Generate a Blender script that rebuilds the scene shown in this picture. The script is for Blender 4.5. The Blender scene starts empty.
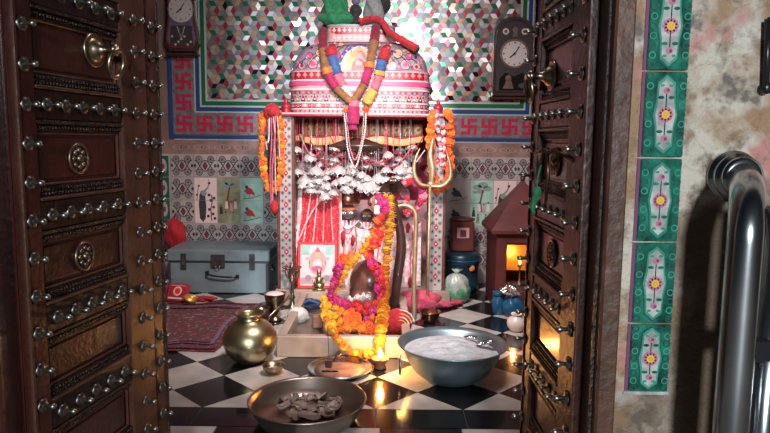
import bpy, math, random
from mathutils import Vector, Matrix, Euler
R = math.radians
PI = math.pi
random.seed(7)
SC = bpy.context.scene
COL = SC.collection

# ------------------------------------------------------------------ camera
FPX = 637.0
PITCH, ROLL = 6.8, 0.6
cam_d = bpy.data.cameras.new('camera')
cam = bpy.data.objects.new('camera', cam_d); COL.objects.link(cam)
cam_d.sensor_width = 36.0; cam_d.lens = FPX/770*36.0; cam_d.clip_start = 0.02
CM = Matrix.Rotation(R(90-PITCH), 3, 'X') @ Matrix.Rotation(R(ROLL), 3, 'Z')
cam.location = (0, 0, 1.0); cam.rotation_euler = CM.to_euler()
SC.camera = cam
CAM = Vector((0, 0, 1.0))

# ------------------------------------------------------------------ world, light, exposure
SC.view_settings.view_transform = 'Standard'; SC.view_settings.look = 'None'
SC.view_settings.gamma = 1; SC.view_settings.use_curve_mapping = False
SC.view_settings.exposure = 0.0
wd = bpy.data.worlds.new('sky'); SC.world = wd; wd.use_nodes = True
nt = wd.node_tree
bg = nt.nodes['Background']
sky = nt.nodes.new('ShaderNodeTexSky'); sky.sky_type = 'HOSEK_WILKIE'
sky.sun_direction = (0.5, -0.6, 0.6); sky.turbidity = 4
nt.links.new(sky.outputs[0], bg.inputs[0]); bg.inputs[1].default_value = 0.10

def area(name, loc, target, size, power, color=(1,1,1), sy=None, spread=180):
    d = bpy.data.lights.new(name, 'AREA'); d.energy = power; d.color = color
    d.shape = 'RECTANGLE'; d.size = size; d.size_y = sy or size; d.spread = R(spread)
    o = bpy.data.objects.new(name, d); COL.objects.link(o); o.location = loc
    o.rotation_euler = (Vector(target)-Vector(loc)).to_track_quat('-Z', 'Y').to_euler()
    return o
# daylight from the open court behind the photographer
area('daylight_court', (0.35, -5.0, 1.95), (0.0, 3.0, 0.8), 0.5, 365, (0.84, 0.93, 1.0), 0.7)
# high window light falling onto the mosaic wall and the shrine
area('clerestory_light', (0.16, 2.05, 2.45), (-0.15, 4.1, 0.7), 0.55, 23, (1.0, 0.90, 0.89), 0.30)
# lamp hung inside above the doorway, lighting the idols
area('hanging_lamp', (-0.05, 2.15, 1.85), (-0.12, 3.9, 0.45), 0.22, 19, (1.0, 0.83, 0.80), 0.22, 95)

# ------------------------------------------------------------------ helpers
def ray(px, py):
    return (CM @ Vector(((px-385)/FPX, (216.5-py)/FPX, -1))).normalized()
def W(px, py, Y):
    d = ray(px, py); return CAM + d*(Y/d.y)
def F(px, py, z=0.0):
    d = ray(px, py); return CAM + d*((z-1.0)/d.z)

def mat(name, col, rough=0.5, metal=0.0, var=0.0, vscale=8.0, col2=None, bump=0.0, bscale=40.0,
        emit=None, estr=0.0, trans=0.0, coat=0.0, detail=4.0, lo=0.35, hi=0.65, sheen=0.0, alpha=1.0):
    m = bpy.data.materials.new(name); m.use_nodes = True
    n = m.node_tree.nodes; l = m.node_tree.links; b = n['Principled BSDF']
    b.inputs['Base Color'].default_value = (*col, 1); b.inputs['Roughness'].default_value = rough
    b.inputs['Metallic'].default_value = metal
    if trans: b.inputs['Transmission Weight'].default_value = trans
    if coat: b.inputs['Coat Weight'].default_value = coat; b.inputs['Coat Roughness'].default_value = 0.15
    if sheen: b.inputs['Sheen Weight'].default_value = sheen
    if alpha < 1: b.inputs['Alpha'].default_value = alpha
    if emit: b.inputs['Emission Color'].default_value = (*emit, 1); b.inputs['Emission Strength'].default_value = estr
    tc = n.new('ShaderNodeTexCoord')
    if var or col2:
        nz = n.new('ShaderNodeTexNoise'); nz.inputs['Scale'].default_value = vscale; nz.inputs['Detail'].default_value = detail
        l.new(tc.outputs['Object'], nz.inputs['Vector'])
        cr = n.new('ShaderNodeValToRGB'); cr.color_ramp.elements[0].position = lo; cr.color_ramp.elements[1].position = hi
        c2 = col2 or tuple(max(0, c*(1-var)) for c in col)
        cr.color_ramp.elements[0].color = (*c2, 1); cr.color_ramp.elements[1].color = (*col, 1)
        l.new(nz.outputs['Fac'], cr.inputs['Fac']); l.new(cr.outputs['Color'], b.inputs['Base Color'])
    if bump:
        nb = n.new('ShaderNodeTexNoise'); nb.inputs['Scale'].default_value = bscale; nb.inputs['Detail'].default_value = 6
        l.new(tc.outputs['Object'], nb.inputs['Vector'])
        bp = n.new('ShaderNodeBump'); bp.inputs['Strength'].default_value = bump; bp.inputs['Distance'].default_value = 0.01
        l.new(nb.outputs['Fac'], bp.inputs['Height']); l.new(bp.outputs['Normal'], b.inputs['Normal'])
    return m

M = {}
def defmats():
    M['wood'] = mat('dark_red_wood', (0.062, 0.0085, 0.0055), 0.38, var=0.55, vscale=6, bump=0.25, bscale=60, coat=0.3)
    M['wood_edge'] = mat('brown_wood', (0.095, 0.030, 0.017), 0.42, var=0.5, vscale=9, bump=0.25, bscale=70)
    M['wood_jamb'] = mat('worn_brown_wood', (0.125, 0.050, 0.028), 0.5, var=0.6, vscale=7, bump=0.4, bscale=50)
    M['railwood'] = mat('blackened_wood', (0.020, 0.007, 0.005), 0.35, var=0.4, vscale=10, bump=0.3)
    M['carved'] = mat('carved_wood', (0.018, 0.007, 0.005), 0.38, var=0.5, vscale=20, bump=0.6, bscale=120)
    M['stud'] = mat('nickel', (0.46, 0.44, 0.40), 0.36, 1.0, var=0.5, vscale=60)
    M['stud_disc'] = mat('tarnished_nickel', (0.30, 0.27, 0.24), 0.4, 1.0, var=0.6, vscale=80)
    M['medal'] = mat('bronze_medallion', (0.30, 0.20, 0.15), 0.35, 0.9, var=0.4, vscale=60)
    M['brass'] = mat('brass', (0.44, 0.39, 0.24), 0.36, 1.0, var=0.25, vscale=14, bump=0.08, bscale=30)
    M['brass_old'] = mat('old_brass', (0.42, 0.33, 0.23), 0.32, 1.0, var=0.45, vscale=14)
    M['copper'] = mat('copper', (0.75, 0.33, 0.22), 0.25, 1.0, var=0.3, vscale=20)
    M['gold'] = mat('gilt', (0.58, 0.44, 0.27), 0.42, 0.65, var=0.3, vscale=30)
    M['silver'] = mat('silver', (0.96, 0.93, 0.92), 0.25, 0.55, var=0.35, vscale=60)
    M['steel'] = mat('steel', (0.55, 0.57, 0.60), 0.22, 1.0, var=0.2, vscale=10)
    M['alum'] = mat('aluminium', (0.30, 0.40, 0.45), 0.38, 0.8, var=0.25, vscale=8)
    M['pan'] = mat('tinned_brass', (0.40, 0.31, 0.26), 0.33, 0.9, var=0.3, vscale=7)
    M['white'] = mat('marble_white', (0.62, 0.59, 0.56), 0.16, var=0.3, vscale=7, detail=8)
    M['black'] = mat('marble_black', (0.010, 0.010, 0.012), 0.12, var=0.3, vscale=7)
    M['grout'] = mat('grout', (0.12, 0.11, 0.10), 0.8)
    M['marble_old'] = mat('yellowed_marble', (0.50, 0.40, 0.32), 0.3, var=0.45, vscale=6, detail=8)
    M['trough_in'] = mat('stained_marble', (0.20, 0.16, 0.13), 0.35, var=0.5, vscale=9)
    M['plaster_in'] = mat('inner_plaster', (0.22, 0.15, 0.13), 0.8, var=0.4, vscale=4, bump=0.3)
    M['tile_w'] = mat('glazed_tile_white', (0.44, 0.415, 0.405), 0.22, var=0.25, vscale=5)
    M['tile_d'] = mat('glazed_tile_dark', (0.055, 0.06, 0.075), 0.25, var=0.3, vscale=20)
    M['tile_r'] = mat('glazed_tile_maroon', (0.30, 0.04, 0.06), 0.25, var=0.3, vscale=20)
    M['tile_g'] = mat('glazed_tile_grey', (0.24, 0.25, 0.28), 0.25, var=0.3, vscale=20)
    M['frieze'] = mat('frieze_brown', (0.30, 0.19, 0.17), 0.45, var=0.4, vscale=14)
    M['mred'] = mat('mirror_red', (0.42, 0.03, 0.07), 0.2, 0.35)
    M['mgreen'] = mat('mirror_green', (0.02, 0.19, 0.09), 0.2, 0.35)
    M['morange'] = mat('mirror_orange', (0.52, 0.30, 0.17), 0.25, 0.3)
    M['mir1'] = mat('mirror_silver', (0.50, 0.51, 0.53), 0.30, 0.6)
    M['mir2'] = mat('mirror_grey', (0.19, 0.195, 0.215), 0.35, 0.5)
    M['mir3'] = mat('mirror_cream', (0.36, 0.32, 0.30), 0.3, 0.5)
    M['swred'] = mat('glass_red', (0.45, 0.02, 0.07), 0.25, 0.1)
    M['swbase'] = mat('glass_grey', (0.30, 0.29, 0.31), 0.3, 0.5, var=0.4, vscale=30)
    M['blue'] = mat('glass_blue', (0.025, 0.07, 0.23), 0.2, 0.2)
    M['green'] = mat('glass_green', (0.01, 0.13, 0.055), 0.25, 0.1)
    M['palebar'] = mat('glass_pale', (0.50, 0.58, 0.56), 0.25, 0.3)
    M['tgreen'] = mat('tile_green', (0.020, 0.23, 0.155), 0.2, var=0.8, vscale=28, coat=0.5)
    M['tgreen_l'] = mat('tile_green_light', (0.07, 0.36, 0.26), 0.2, var=0.3, vscale=40, coat=0.5)
    M['tgreen_d'] = mat('tile_green_dark', (0.01, 0.10, 0.075), 0.3, coat=0.5)
    M['twhite'] = mat('tile_cream', (0.58, 0.60, 0.55), 0.2, var=0.5, vscale=35, coat=0.5)
    M['tpink'] = mat('tile_pink', (0.60, 0.18, 0.30), 0.25, coat=0.5)
    M['tyellow'] = mat('tile_yellow', (0.80, 0.55, 0.06), 0.25, coat=0.5)
    M['tpurple'] = mat('tile_purple', (0.22, 0.06, 0.15), 0.25, coat=0.5)
    M['p_pink'] = mat('paint_pale_pink', (0.62, 0.33, 0.34), 0.4, var=0.2, vscale=12)
    M['p_red'] = mat('paint_red', (0.36, 0.012, 0.03), 0.4)
    M['p_brred'] = mat('paint_bright_red', (0.75, 0.03, 0.03), 0.4)
    M['p_mag'] = mat('paint_magenta', (0.66, 0.07, 0.22), 0.4)
    M['p_white'] = mat('paint_white', (0.70, 0.57, 0.56), 0.4)
    M['p_grn'] = mat('paint_grey_green', (0.20, 0.28, 0.26), 0.4)
    M['p_peach'] = mat('paint_peach', (0.74, 0.38, 0.19), 0.4)
    M['p_blue'] = mat('paint_blue', (0.06, 0.08, 0.30), 0.4)
    M['p_sky'] = mat('paint_grey_blue', (0.33, 0.25, 0.33), 0.4, var=0.3, vscale=25)
    M['p_line'] = mat('paint_dark_line', (0.06, 0.03, 0.06), 0.4)
    M['p_orange'] = mat('paint_orange', (0.95, 0.33, 0.07), 0.4, var=0.3, vscale=30)
    M['p_gold'] = mat('paint_gold', (0.60, 0.34, 0.08), 0.35, 0.4)
    M['p_brown'] = mat('paint_brown', (0.16, 0.05, 0.03), 0.4, var=0.5, vscale=30)
    M['p_olive'] = mat('paint_olive', (0.33, 0.36, 0.22), 0.4, var=0.5, vscale=12)
    M['p_mint'] = mat('paint_mint', (0.35, 0.60, 0.52), 0.4, var=0.3, vscale=14)
    for nm, c in dict(marigold=(0.84, 0.22, 0.005), yellow=(0.86, 0.46, 0.01), deeporange=(0.90, 0.14, 0.01), red=(0.66, 0.015, 0.02),
                      magenta=(0.52, 0.01, 0.17), pinkf=(0.80, 0.25, 0.35), whitef=(0.80, 0.76, 0.76)).items():
        M['f_'+nm] = mat('petal_'+nm, c, 0.6, var=0.35, vscale=90, sheen=0.2)
    for nm, c in dict(red=(0.48, 0.008, 0.02), maroon=(0.20, 0.005, 0.025), magenta=(0.42, 0.012, 0.11), green=(0.005, 0.20, 0.075), grey=(0.24, 0.25, 0.25),
                      brown=(0.28, 0.12, 0.04), blue=(0.04, 0.12, 0.35), pink=(0.75, 0.16, 0.24), rose=(0.62, 0.07, 0.13), white=(0.78, 0.74, 0.73), black=(0.015, 0.015, 0.018),
                      navy=(0.015, 0.03, 0.06), gold=(0.70, 0.42, 0.08), orange=(0.80, 0.22, 0.04), violet=(0.15, 0.11, 0.22)).items():
        M['c_'+nm] = mat('cloth_'+nm, c, 0.75, var=0.4, vscale=40, bump=0.5, bscale=90, sheen=0.15)
    M['stone_d'] = mat('dark_stone', (0.065, 0.032, 0.026), 0.22, var=0.4, vscale=12)
    M['stone_b'] = mat('oiled_brown_stone', (0.26, 0.105, 0.08), 0.25, var=0.5, vscale=12)
    M['bronze_d'] = mat('dark_bronze', (0.12, 0.06, 0.035), 0.3, 0.7, var=0.4, vscale=20)
    M['plastic_k'] = mat('black_enamel', (0.012, 0.012, 0.014), 0.3)
    M['clockwood'] = mat('clock_frame_wood', (0.050, 0.025, 0.027), 0.3, var=0.4, vscale=12, coat=0.4)
    M['clockdark'] = mat('clock_backing', (0.045, 0.04, 0.045), 0.25, coat=0.5)
    M['dial'] = mat('clock_dial', (0.55, 0.53, 0.53), 0.35)
    M['ash'] = mat('white_powder', (0.72, 0.76, 0.80), 0.9, var=0.25, vscale=25, bump=1.0, bscale=45)
    M['tray'] = mat('powdered_steel', (0.50, 0.34, 0.31), 0.42, 0.55, var=0.5, vscale=18)
    M['leaf'] = mat('dried_leaf', (0.44, 0.30, 0.25), 0.7, var=0.5, vscale=20)
    M['trunk'] = mat('trunk_tin', (0.24, 0.33, 0.37), 0.42, 0.3, var=0.3, vscale=6, bump=0.12, bscale=20)
    M['trunk_d'] = mat('trunk_tin_dark', (0.07, 0.075, 0.08), 0.4, 0.5)
    M['clay'] = mat('clay', (0.30, 0.12, 0.06), 0.7, var=0.3, vscale=20)
    M['brick'] = mat('brick_brown', (0.34, 0.17, 0.11), 0.8, var=0.3, vscale=20, bump=0.5)
    M['shell'] = mat('conch_shell', (0.72, 0.72, 0.68), 0.35, var=0.35, vscale=30)
    M['flame'] = mat('flame', (1, 0.6, 0.2), 0.5, emit=(1.0, 0.55, 0.16), estr=14)
    M['bulb'] = mat('small_flame', (1, 0.6, 0.2), 0.5, emit=(1.0, 0.42, 0.10), estr=9)
    M['drum'] = mat('sooty_drum', (0.02, 0.055, 0.09), 0.35, 0.3, var=0.5, vscale=10)
    M['maroonwood'] = mat('maroon_painted_wood', (0.115, 0.028, 0.028), 0.45, var=0.35, vscale=8)
    M['bag'] = mat('milky_plastic', (0.55, 0.66, 0.62), 0.25, var=0.3, vscale=22, bump=0.6, bscale=30, trans=0.25)
    M['bagg'] = mat('green_plastic', (0.08, 0.38, 0.20), 0.4, var=0.4, vscale=30)
    M['foil'] = mat('foil', (0.75, 0.75, 0.78), 0.2, 1.0, bump=0.8, bscale=40)
    M['bluepl'] = mat('blue_plastic', (0.02, 0.13, 0.28), 0.25, var=0.4, vscale=20)
    M['whitepl'] = mat('white_plastic', (0.70, 0.68, 0.68), 0.3)
    M['ground'] = mat('court_stone', (0.28, 0.25, 0.22), 0.7, var=0.4, vscale=3)
    M['skin_idol'] = mat('idol_dark_stone', (0.10, 0.085, 0.085), 0.3)
    M['tilak'] = mat('sandal_paste', (0.72, 0.25, 0.09), 0.5)
    M['eye'] = mat('eye_white', (0.85, 0.83, 0.80), 0.3)
    # bandhani cloth: red with rows of white knots
    for nm, ca, cb, sc, th in (('bandhani', (0.60, 0.012, 0.03), (0.80, 0.45, 0.45), 85, 0.16), ('gota', (0.74, 0.42, 0.43), (0.82, 0.74, 0.72), 40, 0.45)):
        m = mat(nm, ca, 0.6, sheen=0.2); n = m.node_tree.nodes; l = m.node_tree.links; b = n['Principled BSDF']
        tc = n.new('ShaderNodeTexCoord'); vo = n.new('ShaderNodeTexVoronoi'); vo.inputs['Scale'].default_value = sc
        l.new(tc.outputs['Object'], vo.inputs['Vector'])
        cr = n.new('ShaderNodeValToRGB'); cr.color_ramp.elements[0].position = th; cr.color_ramp.elements[1].position = th+0.1
        cr.color_ramp.elements[0].color = (*cb, 1); cr.color_ramp.elements[1].color = (*ca, 1)
        l.new(vo.outputs['Distance'], cr.inputs['Fac']); l.new(cr.outputs['Color'], b.inputs['Base Color']); M[nm] = m
    # old plaster of the outer wall
    m = mat('old_plaster', (0.5, 0.4, 0.3), 0.75); n = m.node_tree.nodes; l = m.node_tree.links; b = n['Principled BSDF']
    tc = n.new('ShaderNodeTexCoord')
    def noise(s, d=6, off=0):
        mp = n.new('ShaderNodeMapping'); mp.inputs['Location'].default_value = (off, off*1.7, off*.6); l.new(tc.outputs['Object'], mp.inputs['Vector'])
        q = n.new('ShaderNodeTexNoise'); q.inputs['Scale'].default_value = s; q.inputs['Detail'].default_value = d; q.inputs['Roughness'].default_value = 0.6
        l.new(mp.outputs[0], q.inputs['Vector']); return q.outputs['Fac']
    def ramp(src, a, c):
        q = n.new('ShaderNodeValToRGB'); q.color_ramp.elements[0].position = a; q.color_ramp.elements[1].position = c; l.new(src, q.inputs['Fac']); return q.outputs['Color']
    def mix(fac, a, c):
        q = n.new('ShaderNodeMixRGB'); l.new(fac, q.inputs[0])
        for i, x in ((1, a), (2, c)):
            if isinstance(x, tuple): q.inputs[i].default_value = (*x, 1)
            else: l.new(x, q.inputs[i])
        return q.outputs[0]
    base = mix(ramp(noise(6), .45, .56), (0.40, 0.245, 0.14), (0.68, 0.60, 0.49))
    base = mix(ramp(noise(4.5, 4, 3.1), .55, .66), base, (0.78, 0.73, 0.65))
    base = mix(ramp(noise(9, 4, 7.7), .58, .68), base, (0.60, 0.27, 0.24))
    base = mix(ramp(noise(8, 5, 12.3), .59, .65), base, (0.20, 0.165, 0.14))
    base = mix(ramp(noise(28, 8, 4.4), .30, .48), (0.22, 0.15, 0.10), base)
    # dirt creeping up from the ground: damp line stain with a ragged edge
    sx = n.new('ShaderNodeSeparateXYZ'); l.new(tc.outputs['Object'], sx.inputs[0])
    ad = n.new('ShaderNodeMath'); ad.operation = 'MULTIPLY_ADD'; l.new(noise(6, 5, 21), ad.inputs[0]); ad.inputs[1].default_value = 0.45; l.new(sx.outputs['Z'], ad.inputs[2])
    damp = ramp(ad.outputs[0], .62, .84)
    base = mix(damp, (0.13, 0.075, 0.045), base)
    mh = n.new('ShaderNodeMath'); mh.operation = 'MULTIPLY_ADD'; l.new(noise(7, 6, 33), mh.inputs[0]); mh.inputs[1].default_value = 0.55  # beside the handrail: dirt mixed with a shadow painted into the colour
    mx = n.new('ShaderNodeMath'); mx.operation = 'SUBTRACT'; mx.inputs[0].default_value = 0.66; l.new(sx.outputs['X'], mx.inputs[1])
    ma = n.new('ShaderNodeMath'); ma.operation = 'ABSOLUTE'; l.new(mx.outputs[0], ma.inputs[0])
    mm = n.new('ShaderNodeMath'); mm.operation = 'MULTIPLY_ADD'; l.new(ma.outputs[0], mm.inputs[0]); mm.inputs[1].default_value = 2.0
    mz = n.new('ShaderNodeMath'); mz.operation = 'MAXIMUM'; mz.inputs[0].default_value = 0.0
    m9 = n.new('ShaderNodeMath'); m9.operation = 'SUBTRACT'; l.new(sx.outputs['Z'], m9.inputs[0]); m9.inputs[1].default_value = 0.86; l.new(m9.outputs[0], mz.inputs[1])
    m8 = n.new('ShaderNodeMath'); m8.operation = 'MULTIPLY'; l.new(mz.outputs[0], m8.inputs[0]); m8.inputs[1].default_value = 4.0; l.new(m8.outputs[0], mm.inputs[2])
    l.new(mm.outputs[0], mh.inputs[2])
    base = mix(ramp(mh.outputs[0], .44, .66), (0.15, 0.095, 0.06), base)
    l.new(base, b.inputs['Base Color'])
    vo = n.new('ShaderNodeTexVoronoi'); vo.feature = 'DISTANCE_TO_EDGE'; vo.inputs['Scale'].default_value = 9; l.new(tc.outputs['Object'], vo.inputs['Vector'])
    bp = n.new('ShaderNodeBump'); bp.inputs['Strength'].default_value = 1.0; bp.inputs['Distance'].default_value = 0.03
    l.new(noise(16, 8), bp.inputs['Height'])
    bp2 = n.new('ShaderNodeBump'); bp2.inputs['Strength'].default_value = 0.35; bp2.inputs['Distance'].default_value = 0.004
    l.new(ramp(vo.outputs['Distance'], 0, .02), bp2.inputs['Height']); l.new(bp.outputs[0], bp2.inputs['Normal']); l.new(bp2.outputs[0], b.inputs['Normal'])
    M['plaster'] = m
    # carpet
    m = mat('carpet_pile', (0.2, 0.03, 0.05), 0.9, bump=0.6, bscale=300); n = m.node_tree.nodes; l = m.node_tree.links; b = n['Principled BSDF']
    tc = n.new('ShaderNodeTexCoord')
    base = mix(ramp(noise(22, 3), .45, .55), (0.17, 0.025, 0.04), (0.09, 0.055, 0.055))
    base = mix(ramp(noise(40, 3, 5), .58, .64), base, (0.32, 0.20, 0.20)); l.new(base, b.inputs['Base Color']); M['carpet'] = m
defmats()

def origin_of(o):
    v = Vector((0, 0, 0))
    while o is not None: v += o.location; o = o.parent
    return v

class MB:
    def __init__(s): s.v = []; s.f = []; s.m = []; s.mats = []; s.sm = []
    def mi(s, m):
        m = M[m] if isinstance(m, str) else m
        if m not in s.mats: s.mats.append(m)
        return s.mats.index(m)
    def add(s, vs, fs, m, smooth=False):
        k = len(s.v); s.v += [tuple(v) for v in vs]; i = s.mi(m)
        for f in fs: s.f.append(tuple(k+j for j in f)); s.m.append(i); s.sm.append(smooth)
        return s
    def box(s, x0, x1, y0, y1, z0, z1, m, T=None, b=0.0):
        if b <= 0:
            vs = [Vector((x, y, z)) for z in (z0, z1) for y in (y0, y1) for x in (x0, x1)]
            if T: vs = [T @ v for v in vs]
            return s.add(vs, [(0,2,3,1),(4,5,7,6),(0,1,5,4),(2,6,7,3),(0,4,6,2),(1,3,7,5)], m)
        # chamfered box
        c = Vector(((x0+x1)/2, (y0+y1)/2, (z0+z1)/2)); h = Vector(((x1-x0)/2, (y1-y0)/2, (z1-z0)/2)); b = min(b, min(h)*0.9)
        vs = []; idx = {}
        for sx in (-1,1):
            for sy in (-1,1):
                for sz in (-1,1):
                    for a in range(3):
                        hh = [h[i]-b for i in range(3)]; hh[a] = h[a]
                        v = c + Vector((sx*hh[0], sy*hh[1], sz*hh[2])); idx[(sx,sy,sz,a)] = len(vs); vs.append(T @ v if T else v)
        fs = []
        for a in range(3):
            o1, o2 = [(1,2),(2,0),(0,1)][a]
            for sg in (-1,1):
                q = []
                for (u, w) in ((-1,-1),(1,-1),(1,1),(-1,1)):
                    k = [0,0,0]; k[a] = sg; k[o1] = u; k[o2] = w; q.append(idx[(*k, a)])
                fs.append(tuple(q if sg > 0 else q[::-1]))
            for u in (-1,1):
                for w in (-1,1):
                    k1 = [0,0,0]; k1[o1] = u; k1[o2] = w; k1[a] = -1; k2 = list(k1); k2[a] = 1
                    fs.append((idx[(*k1,o1)], idx[(*k2,o1)], idx[(*k2,o2)], idx[(*k1,o2)]) if u*w > 0 else (idx[(*k1,o2)], idx[(*k2,o2)], idx[(*k2,o1)], idx[(*k1,o1)]))
        for sx in (-1,1):
            for sy in (-1,1):
                for sz in (-1,1):
                    t = (idx[(sx,sy,sz,0)], idx[(sx,sy,sz,1)], idx[(sx,sy,sz,2)]); fs.append(t if sx*sy*sz > 0 else t[::-1])
        return s.add(vs, fs, m)
    def lathe(s, prof, c, m, n=24, T=None, sx=1, sy=1, flute=0, fl=0, smooth=True):
        vs = []; fs = []
        for (r, z) in prof:
            for k in range(n):
                a = 2*PI*k/n; rr = r*(1+fl*math.cos(flute*a)) if flute else r
                p = Vector((rr*math.cos(a)*sx, rr*math.sin(a)*sy, z))
                if T: p = T @ p
                vs.append(p+Vector(c))
        for i in range(len(prof)-1):
            for k in range(n):
                a = i*n+k; b2 = i*n+(k+1) % n; fs.append((a, b2, b2+n, a+n))
        if prof[0][0] > 1e-4: fs.append(tuple(range(n))[::-1])
        if prof[-1][0] > 1e-4: fs.append(tuple((len(prof)-1)*n+k for k in range(n)))
        return s.add(vs, fs, m, smooth)
    def ball(s, c, r, m, n=14, k=8, T=None, wob=0, seed=0):
        rx, ry, rz = r if isinstance(r, (tuple, list)) else (r, r, r); rnd = random.Random(seed)
        vs = []; fs = []
        for i in range(k+1):
            t = PI*i/k
            for j in range(n):
                a = 2*PI*j/n; q = 1+wob*rnd.uniform(-1, 1)
                p = Vector((rx*q*math.sin(t)*math.cos(a), ry*q*math.sin(t)*math.sin(a), -rz*q*math.cos(t)))
                if T: p = T @ p
                vs.append(p+Vector(c))
        for i in range(k):
            for j in range(n):
                a = i*n+j; b2 = i*n+(j+1) % n; fs.append((a, b2, b2+n, a+n))
        return s.add(vs, fs, m, True)
    def tube(s, pts, r, m, n=8, closed=False, flat=1.0, cap=True):
        pts = [Vector(p) for p in pts]; K = len(pts); vs = []; fs = []; up = Vector((0.13, 0.2, 1)).normalized(); pu = None
        for i, p in enumerate(pts):
            if closed: t = pts[(i+1) % K]-pts[i-1]
            else: t = pts[min(i+1, K-1)]-pts[max(i-1, 0)]
            if t.length < 1e-9: t = Vector((0, 0, 1))
            t.normalize()
            if pu is None: u = t.cross(up); u = u if u.length > 0.05 else t.cross(Vector((1, 0, 0)))
            else: u = pu-t*pu.dot(t)
            u.normalize(); pu = u; w = t.cross(u)
            rr = r[i] if isinstance(r, (list, tuple)) else r
            for k in range(n):
                a = 2*PI*k/n; vs.append(p+u*rr*math.cos(a)+w*rr*flat*math.sin(a))
        for i in range(K if closed else K-1):
            for k in range(n):
                a = i*n+k; b2 = i*n+(k+1) % n; j = (i+1) % K
                fs.append((a, b2, j*n+(k+1) % n, j*n+k))
        if cap and not closed: fs += [tuple(range(n))[::-1], tuple((K-1)*n+k for k in range(n))]
        return s.add(vs, fs, m, True)
    def sheet(s, fn, nu, nv, m, th=0.0):
        g = [[Vector(fn(i/nu, j/nv)) for i in range(nu+1)] for j in range(nv+1)]
        vs = [p for row in g for p in row]; w = nu+1
        fs = [(j*w+i, j*w+i+1, (j+1)*w+i+1, (j+1)*w+i) for j in range(nv) for i in range(nu)]
        return s.add(vs, fs, m, True)
    def poly(s, mp, pts, m, off=0.001):
        return s.add([mp(u, v, off) for u, v in pts], [tuple(range(len(pts)))], m)
    def disc(s, mp, u, v, r, m, off=0.001, n=12, rv=None):
        return s.poly(mp, [(u+r*math.cos(2*PI*k/n), v+(rv or r)*math.sin(2*PI*k/n)) for k in range(n)], m, off)
    def ring(s, mp, u, v, r, w, m, off=0.001, n=14, a0=0, a1=2*PI, rv=None):
        q = (rv or r)/r; vs = []
        for k in range(n+1):
            a = a0+(a1-a0)*k/n
            for rr in (r-w/2, r+w/2): vs.append(mp(u+rr*math.cos(a), v+rr*q*math.sin(a), off))
        return s.add(vs, [(2*k, 2*k+1, 2*k+3, 2*k+2) for k in range(n)], m)
    def line(s, mp, pts, w, m, off=0.001):
        vs = []
        for i, (u, v) in enumerate(pts):
            a = pts[max(0, i-1)]; c = pts[min(len(pts)-1, i+1)]; dx, dy = c[0]-a[0], c[1]-a[1]; L = math.hypot(dx, dy) or 1
            ww = w[i] if isinstance(w, (list, tuple)) else w
            nx, ny = -dy/L*ww/2, dx/L*ww/2; vs += [mp(u-nx, v-ny, off), mp(u+nx, v+ny, off)]
        return s.add(vs, [(2*k, 2*k+1, 2*k+3, 2*k+2) for k in range(len(pts)-1)], m)
    def build(s, name, parent=None, origin=None, solid=0.0, sub=0, bevel=0.0):
        me = bpy.data.meshes.new(name)
        o = bpy.data.objects.new(name, me); COL.objects.link(o)
        if parent is not None: o.parent = parent; off = origin_of(parent)
        else: off = Vector(origin) if origin else Vector((0, 0, 0)); o.location = off
        me.from_pydata([tuple(Vector(v)-off) for v in s.v], [], s.f)
        for m in s.mats: me.materials.append(m)
        me.polygons.foreach_set('material_index', s.m); me.polygons.foreach_set('use_smooth', s.sm); me.update()
        if bevel: d = o.modifiers.new('b', 'BEVEL'); d.width = bevel; d.segments = 2; d.limit_method = 'ANGLE'
        if solid: d = o.modifiers.new('s', 'SOLIDIFY'); d.thickness = solid
        if sub: d = o.modifiers.new('u', 'SUBSURF'); d.levels = sub; d.render_levels = sub
        return o

def tag(o, label=None, cat=None, group=None, kind=None):
    if label: o['label'] = label
    if cat: o['category'] = cat
    if group: o['group'] = group
    if kind: o['kind'] = kind
    return o
def empty(name, loc, label, cat, group=None):
    o = bpy.data.objects.new(name, None); COL.objects.link(o); o.location = loc; o.empty_display_size = 0.02
    return tag(o, label, cat, group)
def struct(o): o['kind'] = 'structure'; return o
def kids(o): return [c for c in KIDS if c.parent == o]
def copy_tree(o, childs, parent=None):
    c = o.copy(); COL.objects.link(c)
    for ch in childs:
        d = ch.copy(); COL.objects.link(d); d.parent = c
    return c
def catmull(P, n=8):
    P = [Vector(p) for p in P]; out = []
    for i in range(len(P)-1):
        a, b, c, d = P[max(i-1, 0)], P[i], P[i+1], P[min(i+2, len(P)-1)]
        for k in range(n):
            t = k/n; out.append(0.5*((2*b)+(c-a)*t+(2*a-5*b+4*c-d)*t*t+(3*b-a-3*c+d)*t**3))
    out.append(P[-1]); return out
def resample(P, step):
    P = [Vector(p) for p in P]; out = [P[0].copy()]; acc = 0
    for i in range(len(P)-1):
        seg = P[i+1]-P[i]; L = seg.length; d = step-acc
        while d <= L: out.append(P[i]+seg*(d/L)); d += step
        acc = (acc+L) % step
    return out

# ================================================================== SETTING
YB = 4.45; XL, XR = -1.62, 1.28; YF = 1.15; YI = 1.76
DL, DR = -0.70, 0.40          # faces of the door frame
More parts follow.
